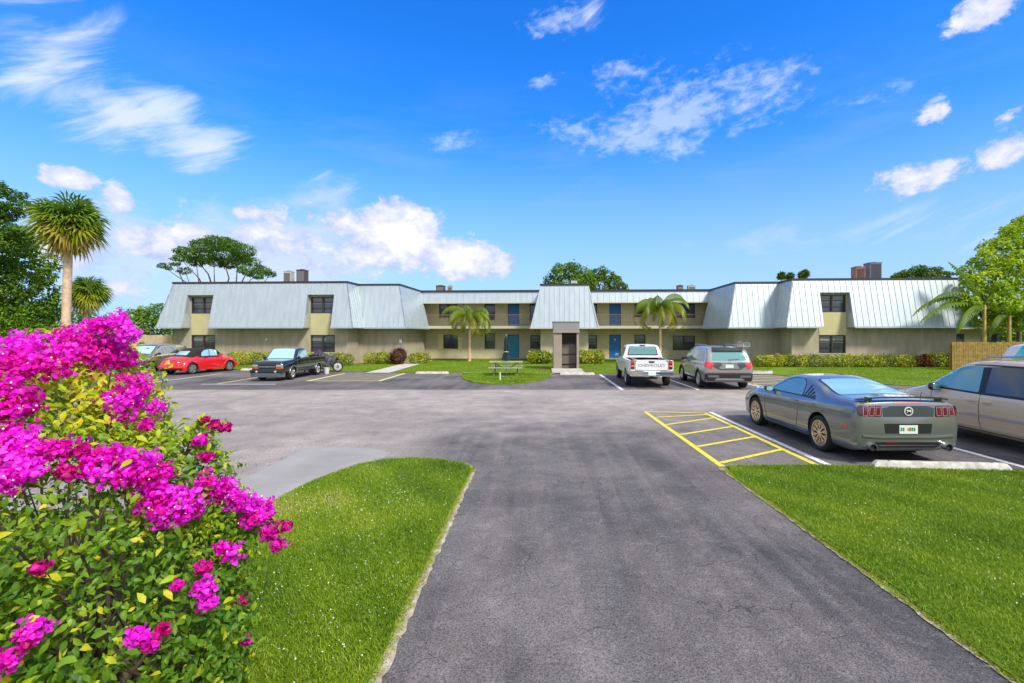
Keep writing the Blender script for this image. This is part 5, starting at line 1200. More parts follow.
MB().box(-3,3,0,4,0,2.6).build('wall', mSt2, sd_); MB().add([(-3.3,-.4,2.55),(3.3,-.4,2.55),(3.3,2,3.4),(-3.3,2,3.4),(3.3,4.4,2.55),(-3.3,4.4,2.55)], [(0,1,2,3),(3,2,4,5),(0,3,5),(1,4,2)]).build('roof', mat('tan_roof', (.42,.33,.20), .8), sd_)

# ---------------------------------------------------------------- trees
mBk = mat('bark', (.16,.115,.08), .95, var=.35, scale=6, bump=.8, bscale=20); mPalmBk = mat('palm_trunk', (.55,.39,.25), .9, var=.2, scale=5, bump=.6, bscale=12)
mDk = leafmat('dark_foliage', [(0,(.045,.105,.008)),(.4,(.11,.22,.010)),(.8,(.20,.33,.015)),(1,(.34,.42,.02))])
mPn = leafmat('pine_foliage', [(0,(.035,.090,.008)),(.5,(.085,.19,.012)),(1,(.19,.30,.02))])
mMd = leafmat('mid_foliage', [(0,(.04,.090,.008)),(.5,(.095,.17,.012)),(1,(.20,.26,.02))])
mYg = leafmat('bright_foliage', [(0,(.12,.24,.008)),(.35,(.26,.42,.012)),(.75,(.46,.56,.018)),(1,(.60,.58,.03))])
mSab = leafmat('sabal_frond', [(0,(.42,.26,.12)),(.18,(.46,.36,.05)),(.38,(.36,.38,.02)),(.62,(.20,.30,.02)),(1,(.11,.22,.02))], .4)
mFea = leafmat('feather_frond', [(0,(.34,.27,.02)),(.4,(.22,.27,.015)),(1,(.085,.18,.012))], .35)
def tree(label, x, y, trunk_h, tr, balls, n, size, m, name='tree', grp=None, limbs=True, lean=(0,0), cat='tree', aspect=.55, inner=.72, nlimb=9):
    r = empty(name, (x,y,0), 0, label, cat, grp)
    B = [(b[0]-x,b[1]-y,b[2],*b[3:]) for b in balls]
    kids = []
    for b_ in B:
        for _ in range(5):
            q_ = unit(rng.normal(size=3)); q_[2] = q_[2]*.8+.1; s_ = rng.uniform(.28,.5); kids.append((*(np.array(b_[:3])+q_*np.array(b_[3:6])*rng.uniform(.75,1.02)), b_[3]*s_, b_[3]*s_, b_[5]*s_))
    nb0 = len(B); B = [(*b_[:3], b_[3]*.86, b_[4]*.86, b_[5]*.86) for b_ in B]+kids
    P, Nn, idx = shell(B, n, inner, .25, .62)
    sky_ = rng.random(len(B)); cen = np.array([b[:3] for b in B]); rz_ = np.array([b[3] for b in B])
    bt = rng.random(len(B))*.35
    hgt = (P[:,2]-cen[idx,2])/rz_[idx]
    tint = np.clip(.15+bt[idx]+.25*rng.random(len(P))+.18*rng.random(len(P))**3, 0, 1)
    N2 = unit(Nn*.6+np.array([0,0,.5])+rng.normal(size=P.shape)*.45)
    leaves('crown', P, N2, size*(.7+.6*rng.random(len(P))), m, r, tint, aspect=aspect, droop=.2)
    mb = MB(); top = Vector((lean[0], lean[1], trunk_h)); mid = Vector((lean[0]*.4, lean[1]*.4, trunk_h*.5))
    mb.tube([(0,0,-.1),(0,0,.25),tuple(mid),tuple(top)], [tr*1.5,tr*1.1,tr*.9,tr*.75], 10); mb.build('trunk', mBk, r, 60)
    if limbs:
        lm = MB(); sel = rng.permutation(nb0)[:nlimb]
        for k in sel:
            c_ = Vector(B[k][:3]); st_ = top*(.75+.25*rng.random()); lg = (c_-st_).length; k1 = st_.lerp(c_,.3)+Vector((0,0,-.10*lg))+Vector(rng.normal(size=3)*.04*lg); k2 = st_.lerp(c_,.65)+Vector((0,0,-.12*lg))+Vector(rng.normal(size=3)*.05*lg)
            lm.tube([tuple(st_),tuple(k1),tuple(k2),tuple(c_)], [tr*.55,tr*.38,tr*.26,tr*.08], 6)
        lm.build('limb', mBk, r, 60)
    return r
def at(px, py, d): return ((px-HX)*d/F, d, 2.3+(HY-py)*d/F)
def tb(px, py, d, rx, rz=None):        # crown clump, sized in metres from its span
    x, y, z = at(px, py, d); q = rx*d/F; return (x, y, z, q, q, (rz or rx)*d/F)
# big dark trees left
bl = [tb(px,py,d,r*1.0) for px,py,d,r in [(5,250,33,26),(30,262,34,22),(12,285,33,28),(40,295,34,20),(-20,260,33,34),(-15,300,33,34),(50,312,35,14),(25,318,33,18),(-50,240,34,40),(-60,290,34,40),(5,318,33,18),(-90,260,35,45),(45,275,34,12),(-30,325,33,20)]]
tree('large dark broadleaf tree behind the cabbage palm at the far left edge', *at(-20,0,34)[:2], 4.5, .4, bl, 30000, .26, mDk, nlimb=12)
bl = [tb(px,py,d,r,r*.7) for px,py,d,r in [(4,212,31,13),(14,196,31,9),(20,207,31,11),(-6,190,31,12),(-14,210,31,16),(2,228,31,14),(22,232,31,11),(-30,225,31,18),(-20,180,31,10),(34,240,31,7),(10,243,31,16)]]
tree('taller pine with layered green tufts at the top left corner edge', *at(-25,0,31)[:2], 9.5, .28, bl, 9000, .24, mPn, name='pine_tree', aspect=.35)
bl = [tb(px,py,60,r) for px,py,r in [(128,320,12),(145,318,11),(158,316,12),(138,327,14),(120,328,10),(165,322,12),(152,328,16),(175,325,14),(108,330,10)]]
tree('low spreading dark tree beyond the fence left of the building', *at(145,0,61)[:2], 3, .3, bl, 9000, .30, mDk)
bl = [tb(px,py,75,r) for px,py,r in [(90,322,12),(60,318,14),(30,320,15),(0,318,15),(105,326,10)]]
tree('distant dark tree behind the second cabbage palm', *at(50,0,76)[:2], 3, .3, bl, 7000, .34, mMd)
bl = [tb(px,py,33,r) for px,py,r in [(18,322,12),(24,312,8),(12,330,12),(28,330,9)]]
tree('small bright shrub like tree at the foot of the dark trees at left edge', *at(18,0,32.5)[:2], 1.5, .1, bl, 2600, .30, mYg, nlimb=4, aspect=.3)
# umbrella pine behind left wing
bl = [tb(px,py,60+rng.uniform(-4,4),r,r*.55) for px,py,r in [(192,254,12),(203,246,13),(216,243,14),(230,245,13),(243,250,13),(205,256,13),(222,254,15),(238,259,13),(252,262,10),(262,270,9),(270,274,7),(186,252,9),(180,258,8),(196,262,9),(214,262,10),(230,264,10),(246,270,10),(176,264,5),(162,266,5),(168,268,4),(185,271,7),(256,275,9)]]
r = tree('flat topped pine with bare lower limbs rising behind the left wing', *at(222,0,60)[:2], 7.0, .30, bl, 15000, .32, mPn, name='pine_tree', aspect=.35, nlimb=12)
# trees behind the tower
bl = [tb(px,py,66,r,r*.85) for px,py,r in [(560,276,12),(572,272,13),(584,276,12),(552,282,9),(566,284,14),(580,286,14)]]
tree('rounded dark tree crown behind the stair tower', *at(568,0,66)[:2], 6, .3, bl, 6000, .34, mDk)
bl = [tb(px,py,70,r,r*.85) for px,py,r in [(598,276,10),(608,277,9),(600,284,14),(614,283,10),(622,287,6),(590,284,10)]]
tree('lighter bushy tree crown just right of the rounded one behind the stair tower', *at(604,0,70)[:2], 6, .3, bl, 5000, .34, mMd)
bl = [tb(px,py,70,r,r*.6) for px,py,r in [(905,274,8),(918,271,10),(932,272,10),(942,276,8),(915,277,12),(930,278,12),(898,277,5)]]
tree('low rounded tree crown behind the right wing roof', *at(920,0,70)[:2], 6, .3, bl, 4500, .34, mMd)
for k, (px, py, r_) in enumerate([(803,275,4.5),(790,277,3),(781,276.5,3)]):
    bl = [tb(px,py,62,r_,r_), tb(px+1.5,py-2,62,r_*.6)]
    tree(['largest','middle','smallest, leftmost'][k]+' of the three little treetops above the right wing roofline', *at(px,0,62)[:2], 8.2, .12, bl, 500, .8, mMd, aspect=.14, limbs=False, grp='treetops above the roofline')
# bright tree at the right, in front of the fence end
bl = [tb(px,py,d+4.2,r*.93) for px,py,d,r in [(985,262,29,14),(1003,250,29,16),(1020,240,29,16),(972,285,28,12),(990,282,28,16),(1008,275,28,18),(1025,265,28,20),(968,303,27,11),(985,305,28,15),(1003,302,27,16),(1022,300,28,18),(1045,260,29,28),(1050,300,29,26),(1010,232,30,9),(1030,225,30,14),(980,322,28,9),(1000,322,28,10),(1022,322,28,11),(966,270,29,7),(1075,280,30,28)]]
tree('bright yellow green leafy tree at the right edge overhanging the golden fence', *at(1019,0,33)[:2], 3.4, .17, bl, 17000, .27, mYg, nlimb=14, aspect=.5)
bl = [tb(px,py,40,r) for px,py,r in [(1035,318,26),(1070,300,34),(1010,330,12),(1100,290,44)]]
tree('darker tree behind the bright tree at the right edge', *at(1060,0,41)[:2], 3, .25, bl, 8000, .34, mDk)

# feather fronds: arched spine with hanging leaflets
def frond_arrays(L_, n, leaf, rise, droop, az_, lw=.035, hang=.5, tint0=.6, curl=1.0):
    """spine leaves at az_, rises then droops"""
    sp = []; p = np.zeros(3); ang = rise
    for k in range(n+1):
        sp.append(p.copy()); ang -= droop/n*(1+curl*k/n); st_ = L_/n
        p = p+np.array([math.cos(ang)*math.cos(az_), math.cos(ang)*math.sin(az_), math.sin(ang)])*st_
    sp = np.array(sp); V, T, Fc = [], [], []
    for k in range(2, n+1):
        t = k/n; d = unit(sp[k]-sp[k-1]); s_ = unit(np.cross(d, np.array([0,0,1.])+1e-3)); ll = leaf*math.sin(math.pi*min(1,(t*.92+.08)))**.5*(1 if t < .9 else .7)
        for sg in (-1,1):
            out = unit(s_*sg*.9+d*.55+np.array([0,0,-hang])); a = sp[k]; b = a+out*ll*.55; c_ = a+out*ll+np.array([0,0,-hang*ll*.35]); wv = d*lw
            i = len(V); V += [a-wv, a+wv, b+wv, b-wv, c_]; Fc += [(i,i+1,i+2),(i,i+2,i+3),(i+3,i+2,i+4)]; T += [tint0+rng.uniform(-.12,.12)]*5
    for k in range(n):
        i = len(V); a, b = sp[k], sp[k+1]; w_ = .018*(1-.7*k/n)+.004; q = np.array([-math.sin(az_), math.cos(az_), 0])*w_
        V += [a-q, a+q, b+q, b-q]; Fc += [(i,i+1,i+2),(i,i+2,i+3)]; T += [.25]*4
        i = len(V); up = np.array([0,0,w_]); V += [a-up, a+up, b+up, b-up]; Fc += [(i,i+1,i+2),(i,i+2,i+3)]; T += [.25]*4
    return np.array(V), np.array(Fc), np.array(T)
def feather_palm(label, px, base_y, top_py, nf, L_, grp, specs=None, lean=0):
    d = F*H/(base_y-HY); x = (px-HX)*d/F; zt = 2.3+(HY-top_py)*d/F
    r = empty('palm_tree', (x,d,0), 0, label, 'palm tree', grp)
    MB().tube([(0,0,-.05),(0,0,.15),(.02+lean*.3,0,zt*.5),(lean,0,zt)], [.17,.13,.10,.085], 12).build('trunk', mPalmBk, r, 60)
    MB().tube([(lean,0,zt-.1),(lean,0,zt+.35)], [.10,.05], 10).build('crownshaft', mat('crownshaft', (.25,.30,.06), .5), r, 60)
    for k in range(nf):
        az_ = 2*math.pi*k*.382+.3; up = k/nf
        V, Fc, T = frond_arrays(L_*(.85+.3*rng.random()), 30, .62, R_(28+55*up), R_(100+45*(1-up)), az_, .036, .8, .15+.75*up)
        V = V+np.array([lean,0,zt+.2]); npmesh('frond', V, Fc, mFea, r, T)
feather_palm('small feathery palm with yellowing lower fronds on the lawn left of the picnic table', 469.5, 361.5, 321, 20, 3.0, 'small feather palms on the lawn')
feather_palm('small green feathery palm with arching fronds behind the white pickup', 660, 363.5, 313, 22, 3.2, 'small feather palms on the lawn', lean=.0)
# banana plants
def banana(label, px, d, zt, spec, grp='banana plants behind the golden fence'):
    x = (px-HX)*d/F; r = empty('banana_plant', (x,d,0), 0, label, 'banana plant', grp)
    MB().tube([(0,0,0),(0,0,zt*.6),(.03,0,zt)], [.15,.12,.09], 10).build('stem', mat('banana_stem', (.40,.30,.06), .7, var=.3, scale=4), r, 60)
    for az_, rise, L_, dr in spec:
        V, Fc, T = frond_arrays(L_, 22, .46, rise, dr, az_, L_/22*.46, .6, .85, 1.2); V = V+np.array([.03,0,zt-.05]); npmesh('leaf', V, Fc, mFea, r, T)
banana('banana plant with long torn leaves reaching left across the metal roof', 984, 31.0, 4.2, [(math.pi-.1,R_(32),5.0,R_(58)),(math.pi+.12,R_(16),5.2,R_(42)),(math.pi+.45,R_(8),4.2,R_(50)),(math.pi-.5,R_(40),3.4,R_(80)),(math.pi*.85,R_(74),3.6,R_(22)),(.3,R_(60),3,R_(70)),(math.pi+.25,R_(-8),3.2,R_(40)),(math.pi-.05,R_(50),4.4,R_(75))])
banana('second banana plant between the first and the grey tree trunk', 1009, 31.2, 3.7, [(math.pi-.4,R_(55),2.8,R_(80)),(.2,R_(50),2.8,R_(80)),(1.5,R_(70),2.4,R_(60)),(math.pi+.3,R_(10),2.8,R_(70))])
# cabbage palms with fan leaves
def fan_palm(label, px, top_px, d, py_c, r_px, nf, trunk_r, grp):
    x = (px-HX)*d/F; zc = 2.3+(HY-py_c)*d/F; R1 = r_px*d/F; dx = (top_px-px)*d/F
    r = empty('palm_tree', (x,d,0), 0, label, 'palm tree', grp)
    MB().tube([(0,0,-.05),(0,0,.3),(dx*.3,0,zc*.4),(dx*.8,0,zc*.8),(dx,0,zc)], [trunk_r*1.4,trunk_r*1.1,trunk_r,trunk_r*.95,trunk_r*.8], 14).build('trunk', mPalmBk, r, 60)
    V, Fc, T = [], [], []; C0 = np.array([dx,0,zc])
    for k in range(nf):
        t = (k+.5)/nf; ph = math.asin(max(-.97,1-2*t*.97))-.02; az_ = k*2.39996; D = unit(np.array([math.cos(ph)*math.cos(az_), math.cos(ph)*math.sin(az_), math.sin(ph)])+rng.normal(size=3)*.16)
        pet = R1*.46*(.55+.75*rng.random()); base = C0+D*pet+np.array([0,0,-.12*pet*(1-D[2])]); side_ = unit(np.cross(D, [0,0,1.])+1e-4); upv = unit(np.cross(side_, D)); rl = rng.uniform(-1.1,1.1); side_, upv = side_*math.cos(rl)+upv*math.sin(rl), upv*math.cos(rl)-side_*math.sin(rl)
        i = len(V); w_ = .025; V += [C0-side_*w_, C0+side_*w_, base+side_*w_, base-side_*w_]; Fc += [(i,i+1,i+2),(i,i+2,i+3)]; T += [.45]*4
        tn = np.clip(1.02-.90*t+rng.uniform(-.2,.2), 0, 1); RL = R1*.66*(.85+.3*rng.random()); ns = 13
        for s_ in range(ns):
            a = (s_/(ns-1)*2-1)*R_(105); dd = unit(D*math.cos(a)+side_*math.sin(a)*.9+upv*(-.15-.2*abs(math.sin(a))))
            l_ = RL*(.72+.28*math.cos(a*.8)); m1 = base+dd*l_*.6; tp2 = base+dd*l_+np.array([0,0,-.24*l_]); sw = unit(np.cross(dd, upv))*.062*R1/1.9
            i = len(V); V += [base, m1-sw, m1+sw, tp2]; Fc += [(i,i+1,i+2),(i+1,i+3,i+2)]; T += [np.clip(tn+rng.uniform(-.1,.1),0,1)]*4
    npmesh('crown', np.array(V), np.array(Fc), mSab, r, np.array(T))
fan_palm('tall cabbage palm with bare pale trunk and round shaggy crown above the bougainvillea', 65, 69, 25, 221, 29.5, 150, .19, 'cabbage palms at the left')
fan_palm('shorter cabbage palm standing behind and right of the tall one', 83, 88, 36, 291, 18.5, 120, .20, 'cabbage palms at the left')

# ---------------------------------------------------------------- hedges and shrubs
mHd = leafmat('croton', [(0,(.08,.15,.010)),(.4,(.24,.32,.015)),(.75,(.58,.58,.03)),(1,(.80,.68,.06))])
mRd = leafmat('dark_red_leaf', [(0,(.05,.015,.010)),(.6,(.13,.035,.02)),(1,(.22,.10,.03))])
def shrub(label, balls, n, size, m, name='shrub', cat='shrub', grp=None, aspect=.5):
    c_ = np.mean([b[:2] for b in balls], 0); r = empty(name, (c_[0],c_[1],.02), 0, label, cat, grp)
    B = [(b[0]-c_[0],b[1]-c_[1],*b[2:]) for b in balls]; P, Nn, idx = shell(B, n, .6, .25, .7); bt = rng.random(len(B))*.4
    N2 = unit(Nn*.6+np.array([0,0,.5])+rng.normal(size=P.shape)*.5)
    leaves('foliage', P, N2, size*(.7+.6*rng.random(len(P))), m, r, np.clip(bt[idx]+.6*rng.random(len(P)),0,1), aspect=aspect)
    mb = MB()
    for b in B[:12]:
        for _ in range(2): mb.tube([(b[0],b[1],-.03),(b[0]+rng.uniform(-.15,.15),b[1]+rng.uniform(-.1,.1),b[2])], [.014,.008], 5)
    mb.build('stem', mBk, r)
def hrow(u0, u1, v, n, r_, h_, jit=.12):
    out = []
    for k in range(n):
        u_ = u0+(u1-u0)*(k+.5)/n+rng.uniform(-.1,.1); x, y, _ = B2W(u_, v+rng.uniform(-jit,jit)); rr = r_*rng.uniform(.8,1.15); out.append((x,y,h_*.5,rr,rr,h_*rng.uniform(.48,.62)))
    return out
shrub('long yellow and green croton hedge along the right wing wall', hrow(13.4,24.0,V1-.75,26,.40,.82), 12000, .13, mHd, 'hedge', 'hedge')
shrub('short yellow green hedge between the dark red shrub and the golden fence', hrow(24.9,27.2,V1-.75,6,.42,.95), 3000, .13, mHd, 'hedge', 'hedge')
shrub('small dark red shrub interrupting the hedge near the golden fence', hrow(24.1,24.9,V1-.8,3,.38,.85), 1300, .13, mRd)
shrub('yellow green hedge clump on the right wing step beside the silver suv', hrow(10.9,13.2,V2-1.2,6,.40,.9), 2600, .13, mHd, 'hedge', 'hedge')
shrub('clipped green bush on the left wing wall behind the black pickup bonnet', hrow(-24.6,-21.6,V1-.75,7,.45,.95), 3200, .13, mHd, 'hedge', 'hedge')
shrub('green hedge along the left wing under its right hand window', hrow(-20.2,-15.4,V1-.75,11,.40,.85), 4200, .13, mHd, 'hedge', 'hedge')
shrub('green hedge between the left window and the dark red bush', hrow(-15.0,-13.0,V2-.8,6,.42,.85), 2600, .13, mHd, 'hedge', 'hedge')
shrub('green hedge right of the dark red bush beside the footpath', hrow(-11.6,-10.6,V2-.2,5,.40,.8,.6), 1800, .13, mHd, 'hedge', 'hedge')
x_, y_, _ = B2W(-12.35, V2-1.35)
shrub('round dark red bush at the inner corner of the left wing', [(x_,y_,.62,.62,.6,.62),(x_+.1,y_,.75,.5,.5,.5),(x_-.12,y_,.5,.55,.5,.5)], 3600, .10, mRd)
for px0, px1, lb in ((531,551,'yellow green croton bush left of the entry shelter'),(579,601,'yellow green croton bush right of the entry shelter')):
    bs = []
    for k in range(6): x, y, _ = at(px0+(px1-px0)*(k+.5)/6, 0, 36.3); bs.append((x,y,.5,.42,.4,.52*rng.uniform(.8,1.15)))
    shrub(lb, bs, 2400, .17, mHd)
for px, py in ((453,357),(482,361)): pass

# ---------------------------------------------------------------- bougainvillea
mBl2 = leafmat('bougainvillea_leaf', [(0,(.03,.085,.006)),(.3,(.085,.20,.010)),(.55,(.19,.33,.012)),(.75,(.42,.50,.015)),(1,(.72,.62,.03))], .48, .4)
mBr = leafmat('magenta_bract', [(0,(.55,.004,.16)),(.25,(.80,.004,.42)),(.65,(.96,.010,.80)),(1,(1.0,.10,.92))], .5, .45)
bd = [(88,405,3.1,.42),(20,425,2.8,.50),(60,520,2.6,.56),(150,500,2.9,.46),(195,560,2.85,.30),(120,620,2.5,.52),(165,690,2.6,.34),(0,640,2.3,.55),(20,505,2.7,.42),(-10,495,2.55,.48),(70,470,2.8,.3),(103,358,3.15,.19),(60,365,3.1,.26),(10,372,3.0,.22),(205,640,2.75,.20),(225,520,2.95,.20),(184,458,3.0,.19),(138,420,3.1,.17),(-60,450,2.7,.6),(-120,560,2.8,.7)]
balls = []
for px, py, d, r_ in bd: x, y, z = at(px, py, d); balls.append((x,y,z,r_,r_,r_))
balls += [(-3.05,3.15,1.0,.74,.6,.78),(-2.6,3.05,.55,.75,.6,.65),(-3.6,3.4,1.1,.8,.7,1.0),(-3.4,3.2,.5,.8,.7,.7),(-2.25,2.95,.35,.45,.45,.5)]
bg_ = empty('bougainvillea', (-2.75,3.1,.03), 0, 'huge bougainvillea bush covered in magenta flower clusters in the left foreground', 'bush')
off = np.array([-2.75,3.1,.03]); B = [(b[0]-off[0],b[1]-off[1],b[2]-off[2],*b[3:]) for b in balls]
P, Nn, idx = shell(B, 95000, .62, .16, .80)
vis = rng.random(len(P)) < 1.0
hz = (P[:,2]+off[2]); rt = P[:,0]-P[:,0].min()
yz = np.exp(-((P[:,2]+off[2]-1.95)/.35)**2)
tint = np.clip(.20+.26*yz+.38*rng.random(len(P))+.28*np.clip((hz-.9)/1.2,0,1)*rng.random(len(P))+.40*(rng.random(len(P)) < .12), 0, 1)
cl = np.sin(P[:,0]*9+1)*np.sin(P[:,2]*8+2)*np.sin(P[:,1]*7); tint = np.clip(tint+.16*cl, 0, 1)
N2 = unit(Nn*.55+np.array([.1,-.15,.55])+rng.normal(size=P.shape)*.42)
def fold_leaves(name, P, N2, size, m, parent, tint, aspect=.5, droop=.3, fold=.3):
    n = len(P); rr = unit(rng.normal(size=(n,3))); nn = unit(N2); T = unit(rr-nn*np.sum(rr*nn,1,keepdims=True)+np.array([0,0,-droop])); Bv = unit(np.cross(nn,T)); s_ = size.reshape(-1,1); up = nn*s_*fold*aspect*.5
    base = P-T*s_*.5; c1 = P-T*s_*.12+nn*s_*.03; c2 = P+T*s_*.2; tip = P+T*s_*.5-nn*s_*.14
    l1 = c1+Bv*s_*aspect*.46+up; l2 = c2+Bv*s_*aspect*.36+up; r1 = c1-Bv*s_*aspect*.46+up; r2 = c2-Bv*s_*aspect*.36+up
    V = np.stack([base,c1,c2,tip,l1,l2,r1,r2],1).reshape(-1,3); i = np.arange(n)[:,None]*8
    Fc = np.concatenate([i+[0,1,4],i+[4,1,5],i+[5,1,2],i+[5,2,3],i+[0,6,1],i+[6,7,1],i+[7,2,1],i+[7,3,2]],0)
    o = npmesh(name, V, Fc, m, parent, np.repeat(tint,8)); return o
fold_leaves('foliage', P, N2, .024+.046*rng.random(len(P))**1.2, mBl2, bg_, tint)
bm_ = MB()
for k in range(46):
    b = B[rng.integers(len(B))]; e_ = np.array(b[:3])+unit(rng.normal(size=3))*b[3]*.8; s0_ = np.array([rng.uniform(-.25,.25),rng.uniform(-.15,.15),0]); md = (s0_+e_)/2+rng.normal(size=3)*.12+np.array([0,0,.1]); bm_.tube([tuple(s0_),tuple(md),tuple(e_)], [.016,.008,.003], 6)
bm_.build('branch', mBk, bg_, 60)
Bn = np.array(B)
def hit(px, py):
    o = np.array([0,0,2.3])-off; d = unit(np.array([(px-HX)/F,1,(HY-py)/F])); best = 9e9
    for b in Bn:
        oc = (o-b[:3])/b[3:6]; dd = d/b[3:6]; A_ = dd@dd; B_ = oc@dd; C_ = oc@oc-1; q = B_*B_-A_*C_
        if q > 0:
            t_ = (-B_-math.sqrt(q))/A_
            if 0 < t_ < best: best = t_
    return (o+d*best, best) if best < 9e8 else (None, None)
CLS = [(100,325,13),(118,322,12),(128,335,12),(112,342,15),(90,335,12),(66,338,11),(82,350,15),(100,358,16),(122,360,14),(60,352,13),(40,345,12),(22,342,10),(8,348,12),(30,360,13),(8,362,8),(55,368,13),(20,372,9),
       (135,385,14),(130,400,13),(113,400,10),(157,408,8),(145,425,7),(122,418,9),
       (8,388,13),(25,400,11),(12,412,16),(8,435,16),(25,445,15),(8,462,16),(22,470,13),(5,482,12),(30,452,13),
       (60,448,10),(78,450,9),(95,458,9),(112,455,12),(128,462,13),(145,462,12),(100,475,9),(85,470,8),(122,478,10),(143,478,12),(160,472,10),(66,472,7),
       (158,490,13),(172,503,15),(185,497,12),(165,515,12),(180,512,12),(152,505,9),(192,508,9),(205,482,10),(218,490,12),(232,497,11),(228,484,8),
       (243,503,11),(256,508,12),(266,513,10),(250,520,9),(270,532,10),(278,545,8),(284,526,7),(230,553,9),(222,548,7),(204,588,9),(208,602,8),(203,567,6),(215,425,6),(225,428,5),(205,420,5),(208,456,6),(138,636,8),(148,645,6),(33,630,9),(28,640,6),(6,660,8),(40,568,5),(162,630,5),(240,600,5),(246,640,4),(178,585,4),(200,440,5)]
for ci, (px, py, rp) in enumerate(CLS):
    p, t_ = hit(px, py)
    spray = p is None
    if spray:
        q = at(px, py, 2.95); p = np.array(q)-off; t_ = 2.95
        dist = [np.linalg.norm(p-b[:3]) for b in Bn]; k = int(np.argmin(dist)); MB().tube([tuple(Bn[k][:3]),tuple((Bn[k][:3]+p)/2+np.array([0,0,.06])),tuple(p)], [.006,.004,.003], 5).build('branch', mBk, bg_)
        mm = 26; tt = rng.random((mm,1))*.8+.25; PP = Bn[k][:3]*(1-tt)+p*tt+rng.normal(size=(mm,3))*.02+np.array([0,0,.05])*np.sin(tt*3); fold_leaves('foliage', PP, unit(rng.normal(size=(mm,3))+np.array([0,0,1])), .03+.03*rng.random(mm), mBl2, bg_, .5+.4*rng.random(mm))
    r_ = rp*t_/F*(.92 if rp < 13 else .80); n = int(28+rp*rp*.75); d_ = unit(rng.normal(size=(n,3))); rad = rng.random((n,1))**.35
    lob = 1+.25*np.sin(d_[:,:1]*5+ci)+.2*np.sin(d_[:,2:]*6+ci*2)
    vd = unit(np.array([0,0,2.3])-off-p)
    PP = p+vd*r_*.30+d_*rad*lob*r_*np.array([1.1,.9,.85]); n_ = unit(d_*.8+rng.normal(size=(n,3))*.5)
    tn = np.clip(.22+.24*math.sin(ci*7)+.62*rng.random(n)+(-.35 if rp < 8 else 0), 0, 1)
    o = fold_leaves('flower_cluster', PP, n_, .022+.018*rng.random(n), mBr, bg_, tn, aspect=.85, droop=0, fold=.5)
mWf = mat('flower_tube', (.85,.80,.55), .5)
PP = []
for ci, (px, py, rp) in enumerate(CLS):
    if rp < 9: continue
    p, t_ = hit(px, py)
    if p is None: continue
    vd = unit(np.array([0,0,2.3])-off-p)
    for _ in range(int(rp*.22)): PP.append(p+vd*rp*t_/F*1.1+rng.normal(size=3)*rp*t_/F*.45)
PP = np.array(PP); V, Fc = leaf_arrays(PP, unit(rng.normal(size=PP.shape)), np.full(len(PP), .011), .9, .2); tag(npmesh('floret', V, Fc, mWf, bg_), kind='stuff')

# ---------------------------------------------------------------- grass
mGr = leafmat('grass_blade', [(0,(.07,.150,.006)),(.4,(.165,.285,.010)),(.75,(.28,.40,.015)),(.95,(.45,.46,.04)),(1,(.56,.46,.18))], .5, .35)
def grass(name, poly, n, ymin, ymax, xmin, xmax, hgt, wd, z=.03, power=0):
    x = rng.uniform(xmin, xmax, n); y = ymin+(ymax-ymin)*rng.random(n)**(1+power); k = inpoly(x, y, poly)
    k &= np.abs((x)/(np.maximum(y,1)))<2.0
    x, y = x[k], y[k]; n = len(x)
    patch = .5+.5*np.sin(x*2.1+np.sin(y*1.7)*1.5)*np.sin(y*2.6+np.sin(x*1.3))+.25*np.sin(x*7+y*5)
    for _ in range(36):
        q0, q1, q2, am = rng.uniform(xmin,xmax), rng.uniform(ymin,ymax), rng.uniform(.12,.7)*(1+ymax/25), rng.choice([-.28,-.2,.35,.6]); patch = patch+am*np.exp(-((x-q0)**2+(y-q1)**2)/q2**2)
    h_ = hgt*(.45+.75*rng.random(n))*np.clip(1.05-.2*patch,.4,1.4); w_ = wd*(.6+.8*rng.random(n)); th = rng.random(n)*2*math.pi; ln = (.3+.9*rng.random(n))*h_; ph = rng.random(n)*2*math.pi
    base = np.stack([x,y,np.full(n,z)],1); wv = np.stack([np.cos(th),np.sin(th),0*th],1)*w_[:,None]*.5; lean = np.stack([np.cos(ph),np.sin(ph),0*ph],1)*ln[:,None]
    m1 = base+lean*.35+np.stack([0*x,0*x,h_*.62],1); tp = base+lean+np.stack([0*x,0*x,h_],1)
    V = np.stack([base-wv,base+wv,m1+wv*.8,m1-wv*.8,tp],1).reshape(-1,3); i = np.arange(n)[:,None]*5
    Fc = np.concatenate([i+[0,1,2],i+[0,2,3],i+[3,2,4]],0); tint = np.clip(.12+.30*patch+.38*rng.random(n)+.30*(rng.random(n) < .05), 0, 1)
    return tag(npmesh(name, V, Fc, mGr, None, np.repeat(tint,5)), kind='stuff')
grass('grass', Lp, 225000, 1.8, 9.3, -4.6, -1.0, .036, .0065, power=.35)
grass('grass', Rp, 330000, 1.8, 8.3, 3.2, 13.0, .036, .0065, power=.0)
def rect(x0,x1,y0,y1): return [(x0,y0),(x1,y0),(x1,y1),(x0,y1)]
path1 = [(-10.35,27.8),(-8.45,27.8),(-8.85,41.5),(-10.35,41.5)]
def grass_far(poly, n, ymin, ymax, xmin, xmax, hgt, wd, z=.03, avoid=()):
    return grass('grass', poly, n, ymin, ymax, xmin, xmax, hgt, wd, z)
FLg = [(-34,31.4),(-15,30.5),(-11.6,29.4),(-10.05,28.9),(-10.3,36.5),(-34,34.4)]; FLg2 = [(-8.45,28.0),(13.3,27.5),(16.5,33),(14,36),(14,42),(-8.8,42)]; FLg3 = [(13.6,26),(15.3,22.6),(16.7,21.1),(34,21.1),(34,32),(19,33.5)]
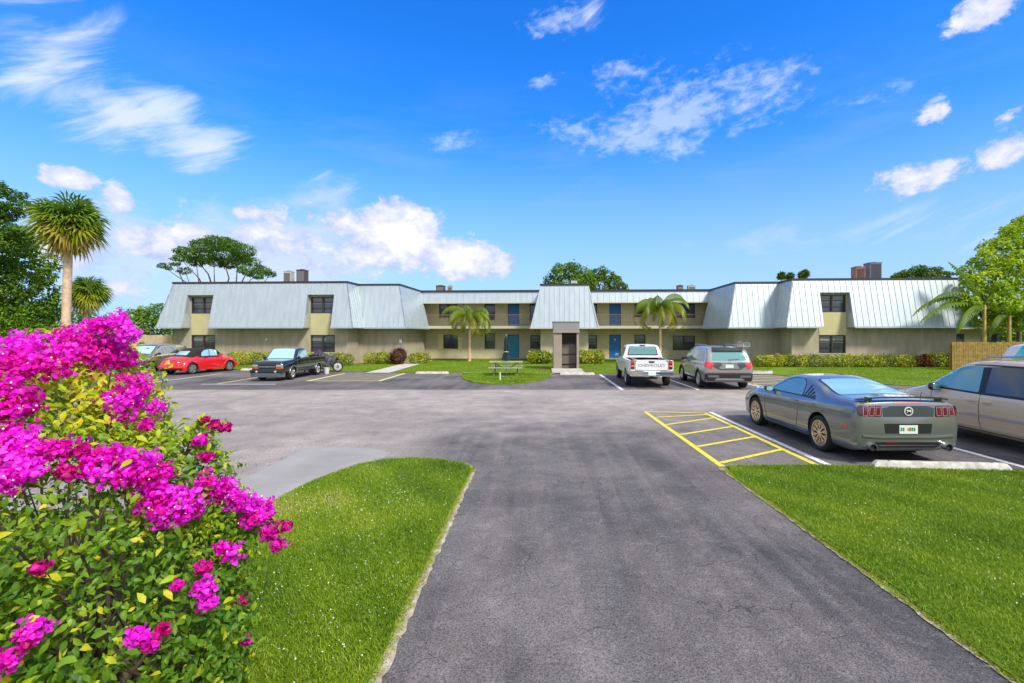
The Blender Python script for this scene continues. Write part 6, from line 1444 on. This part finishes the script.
grass_far(FLg, 30000, 28, 36.5, -34, -10, .05, .018); grass_far([p for p in FLg2], 60000, 28, 42, -9, 17, .05, .018); grass_far(FLg3, 60000, 21, 34, 13, 34, .05, .016); grass_far(isl, 24000, 21.5, 27.7, -4.2, 1, .05, .022, .028)
# ragged tufts spilling over the paved edges
def tufts(pts, n, hgt, spread):
    P = np.array(pts); k = rng.integers(0, len(P)-1, n); t = rng.random((n,1)); c_ = P[k]*(1-t)+P[k+1]*t; c_ = c_+rng.normal(size=(n,2))*spread; th = rng.random(n)*6.28
    h_ = hgt*(.3+rng.random(n)); base = np.column_stack([c_, np.full(n,.012)]); wv = np.stack([np.cos(th),np.sin(th),0*th],1)*.004; ph = rng.random(n)*6.28; ln = np.stack([np.cos(ph),np.sin(ph),0*ph],1)*h_[:,None]*1.1
    V = np.stack([base-wv,base+wv,base+ln+np.stack([0*th,0*th,h_*.6],1)],1).reshape(-1,3); i = np.arange(n)[:,None]*3
    return tag(npmesh('edge_grass', V, i+np.array([[0,1,2]]), mGr, None, np.repeat(np.clip(.5+.5*rng.random(n),0,1),3)), kind='stuff')
tufts([(-1.10,y) for y in np.arange(2,8.2,.2)]+[G(*p) for p in tip], 9000, .04, .03); tufts([(3.2,y) for y in np.arange(2,8.2,.2)], 9000, .04, .03); tufts([(3.3,8.24),(5,8.26),(6.6,8.1),(8,7.9),(11,7.8)], 5000, .04, .03)
# small white clover heads and clippings
def flecks(poly, n, x0, x1, y0, y1):
    cx = rng.uniform(x0,x1,60); cy = rng.uniform(y0,y1,60); k = rng.integers(0,60,n); x = cx[k]+rng.normal(size=n)*.22; y = cy[k]+rng.normal(size=n)*.22
    q = inpoly(x,y,poly); x, y = x[q], y[q]; P = np.stack([x,y,.055+.015*rng.random(len(x))],1); V, Fc = leaf_arrays(P, unit(rng.normal(size=P.shape)*.4+np.array([0,0,1])), .008+.010*rng.random(len(P)), .8, .2)
    return tag(npmesh('clover_flower', V, Fc, mat('clover_white', (.62,.64,.50), .7), None), kind='stuff')
flecks(Lp, 1100, -3.6, -1.2, 3, 8.8); flecks(Rp, 900, 3.3, 10, 3, 8.1)
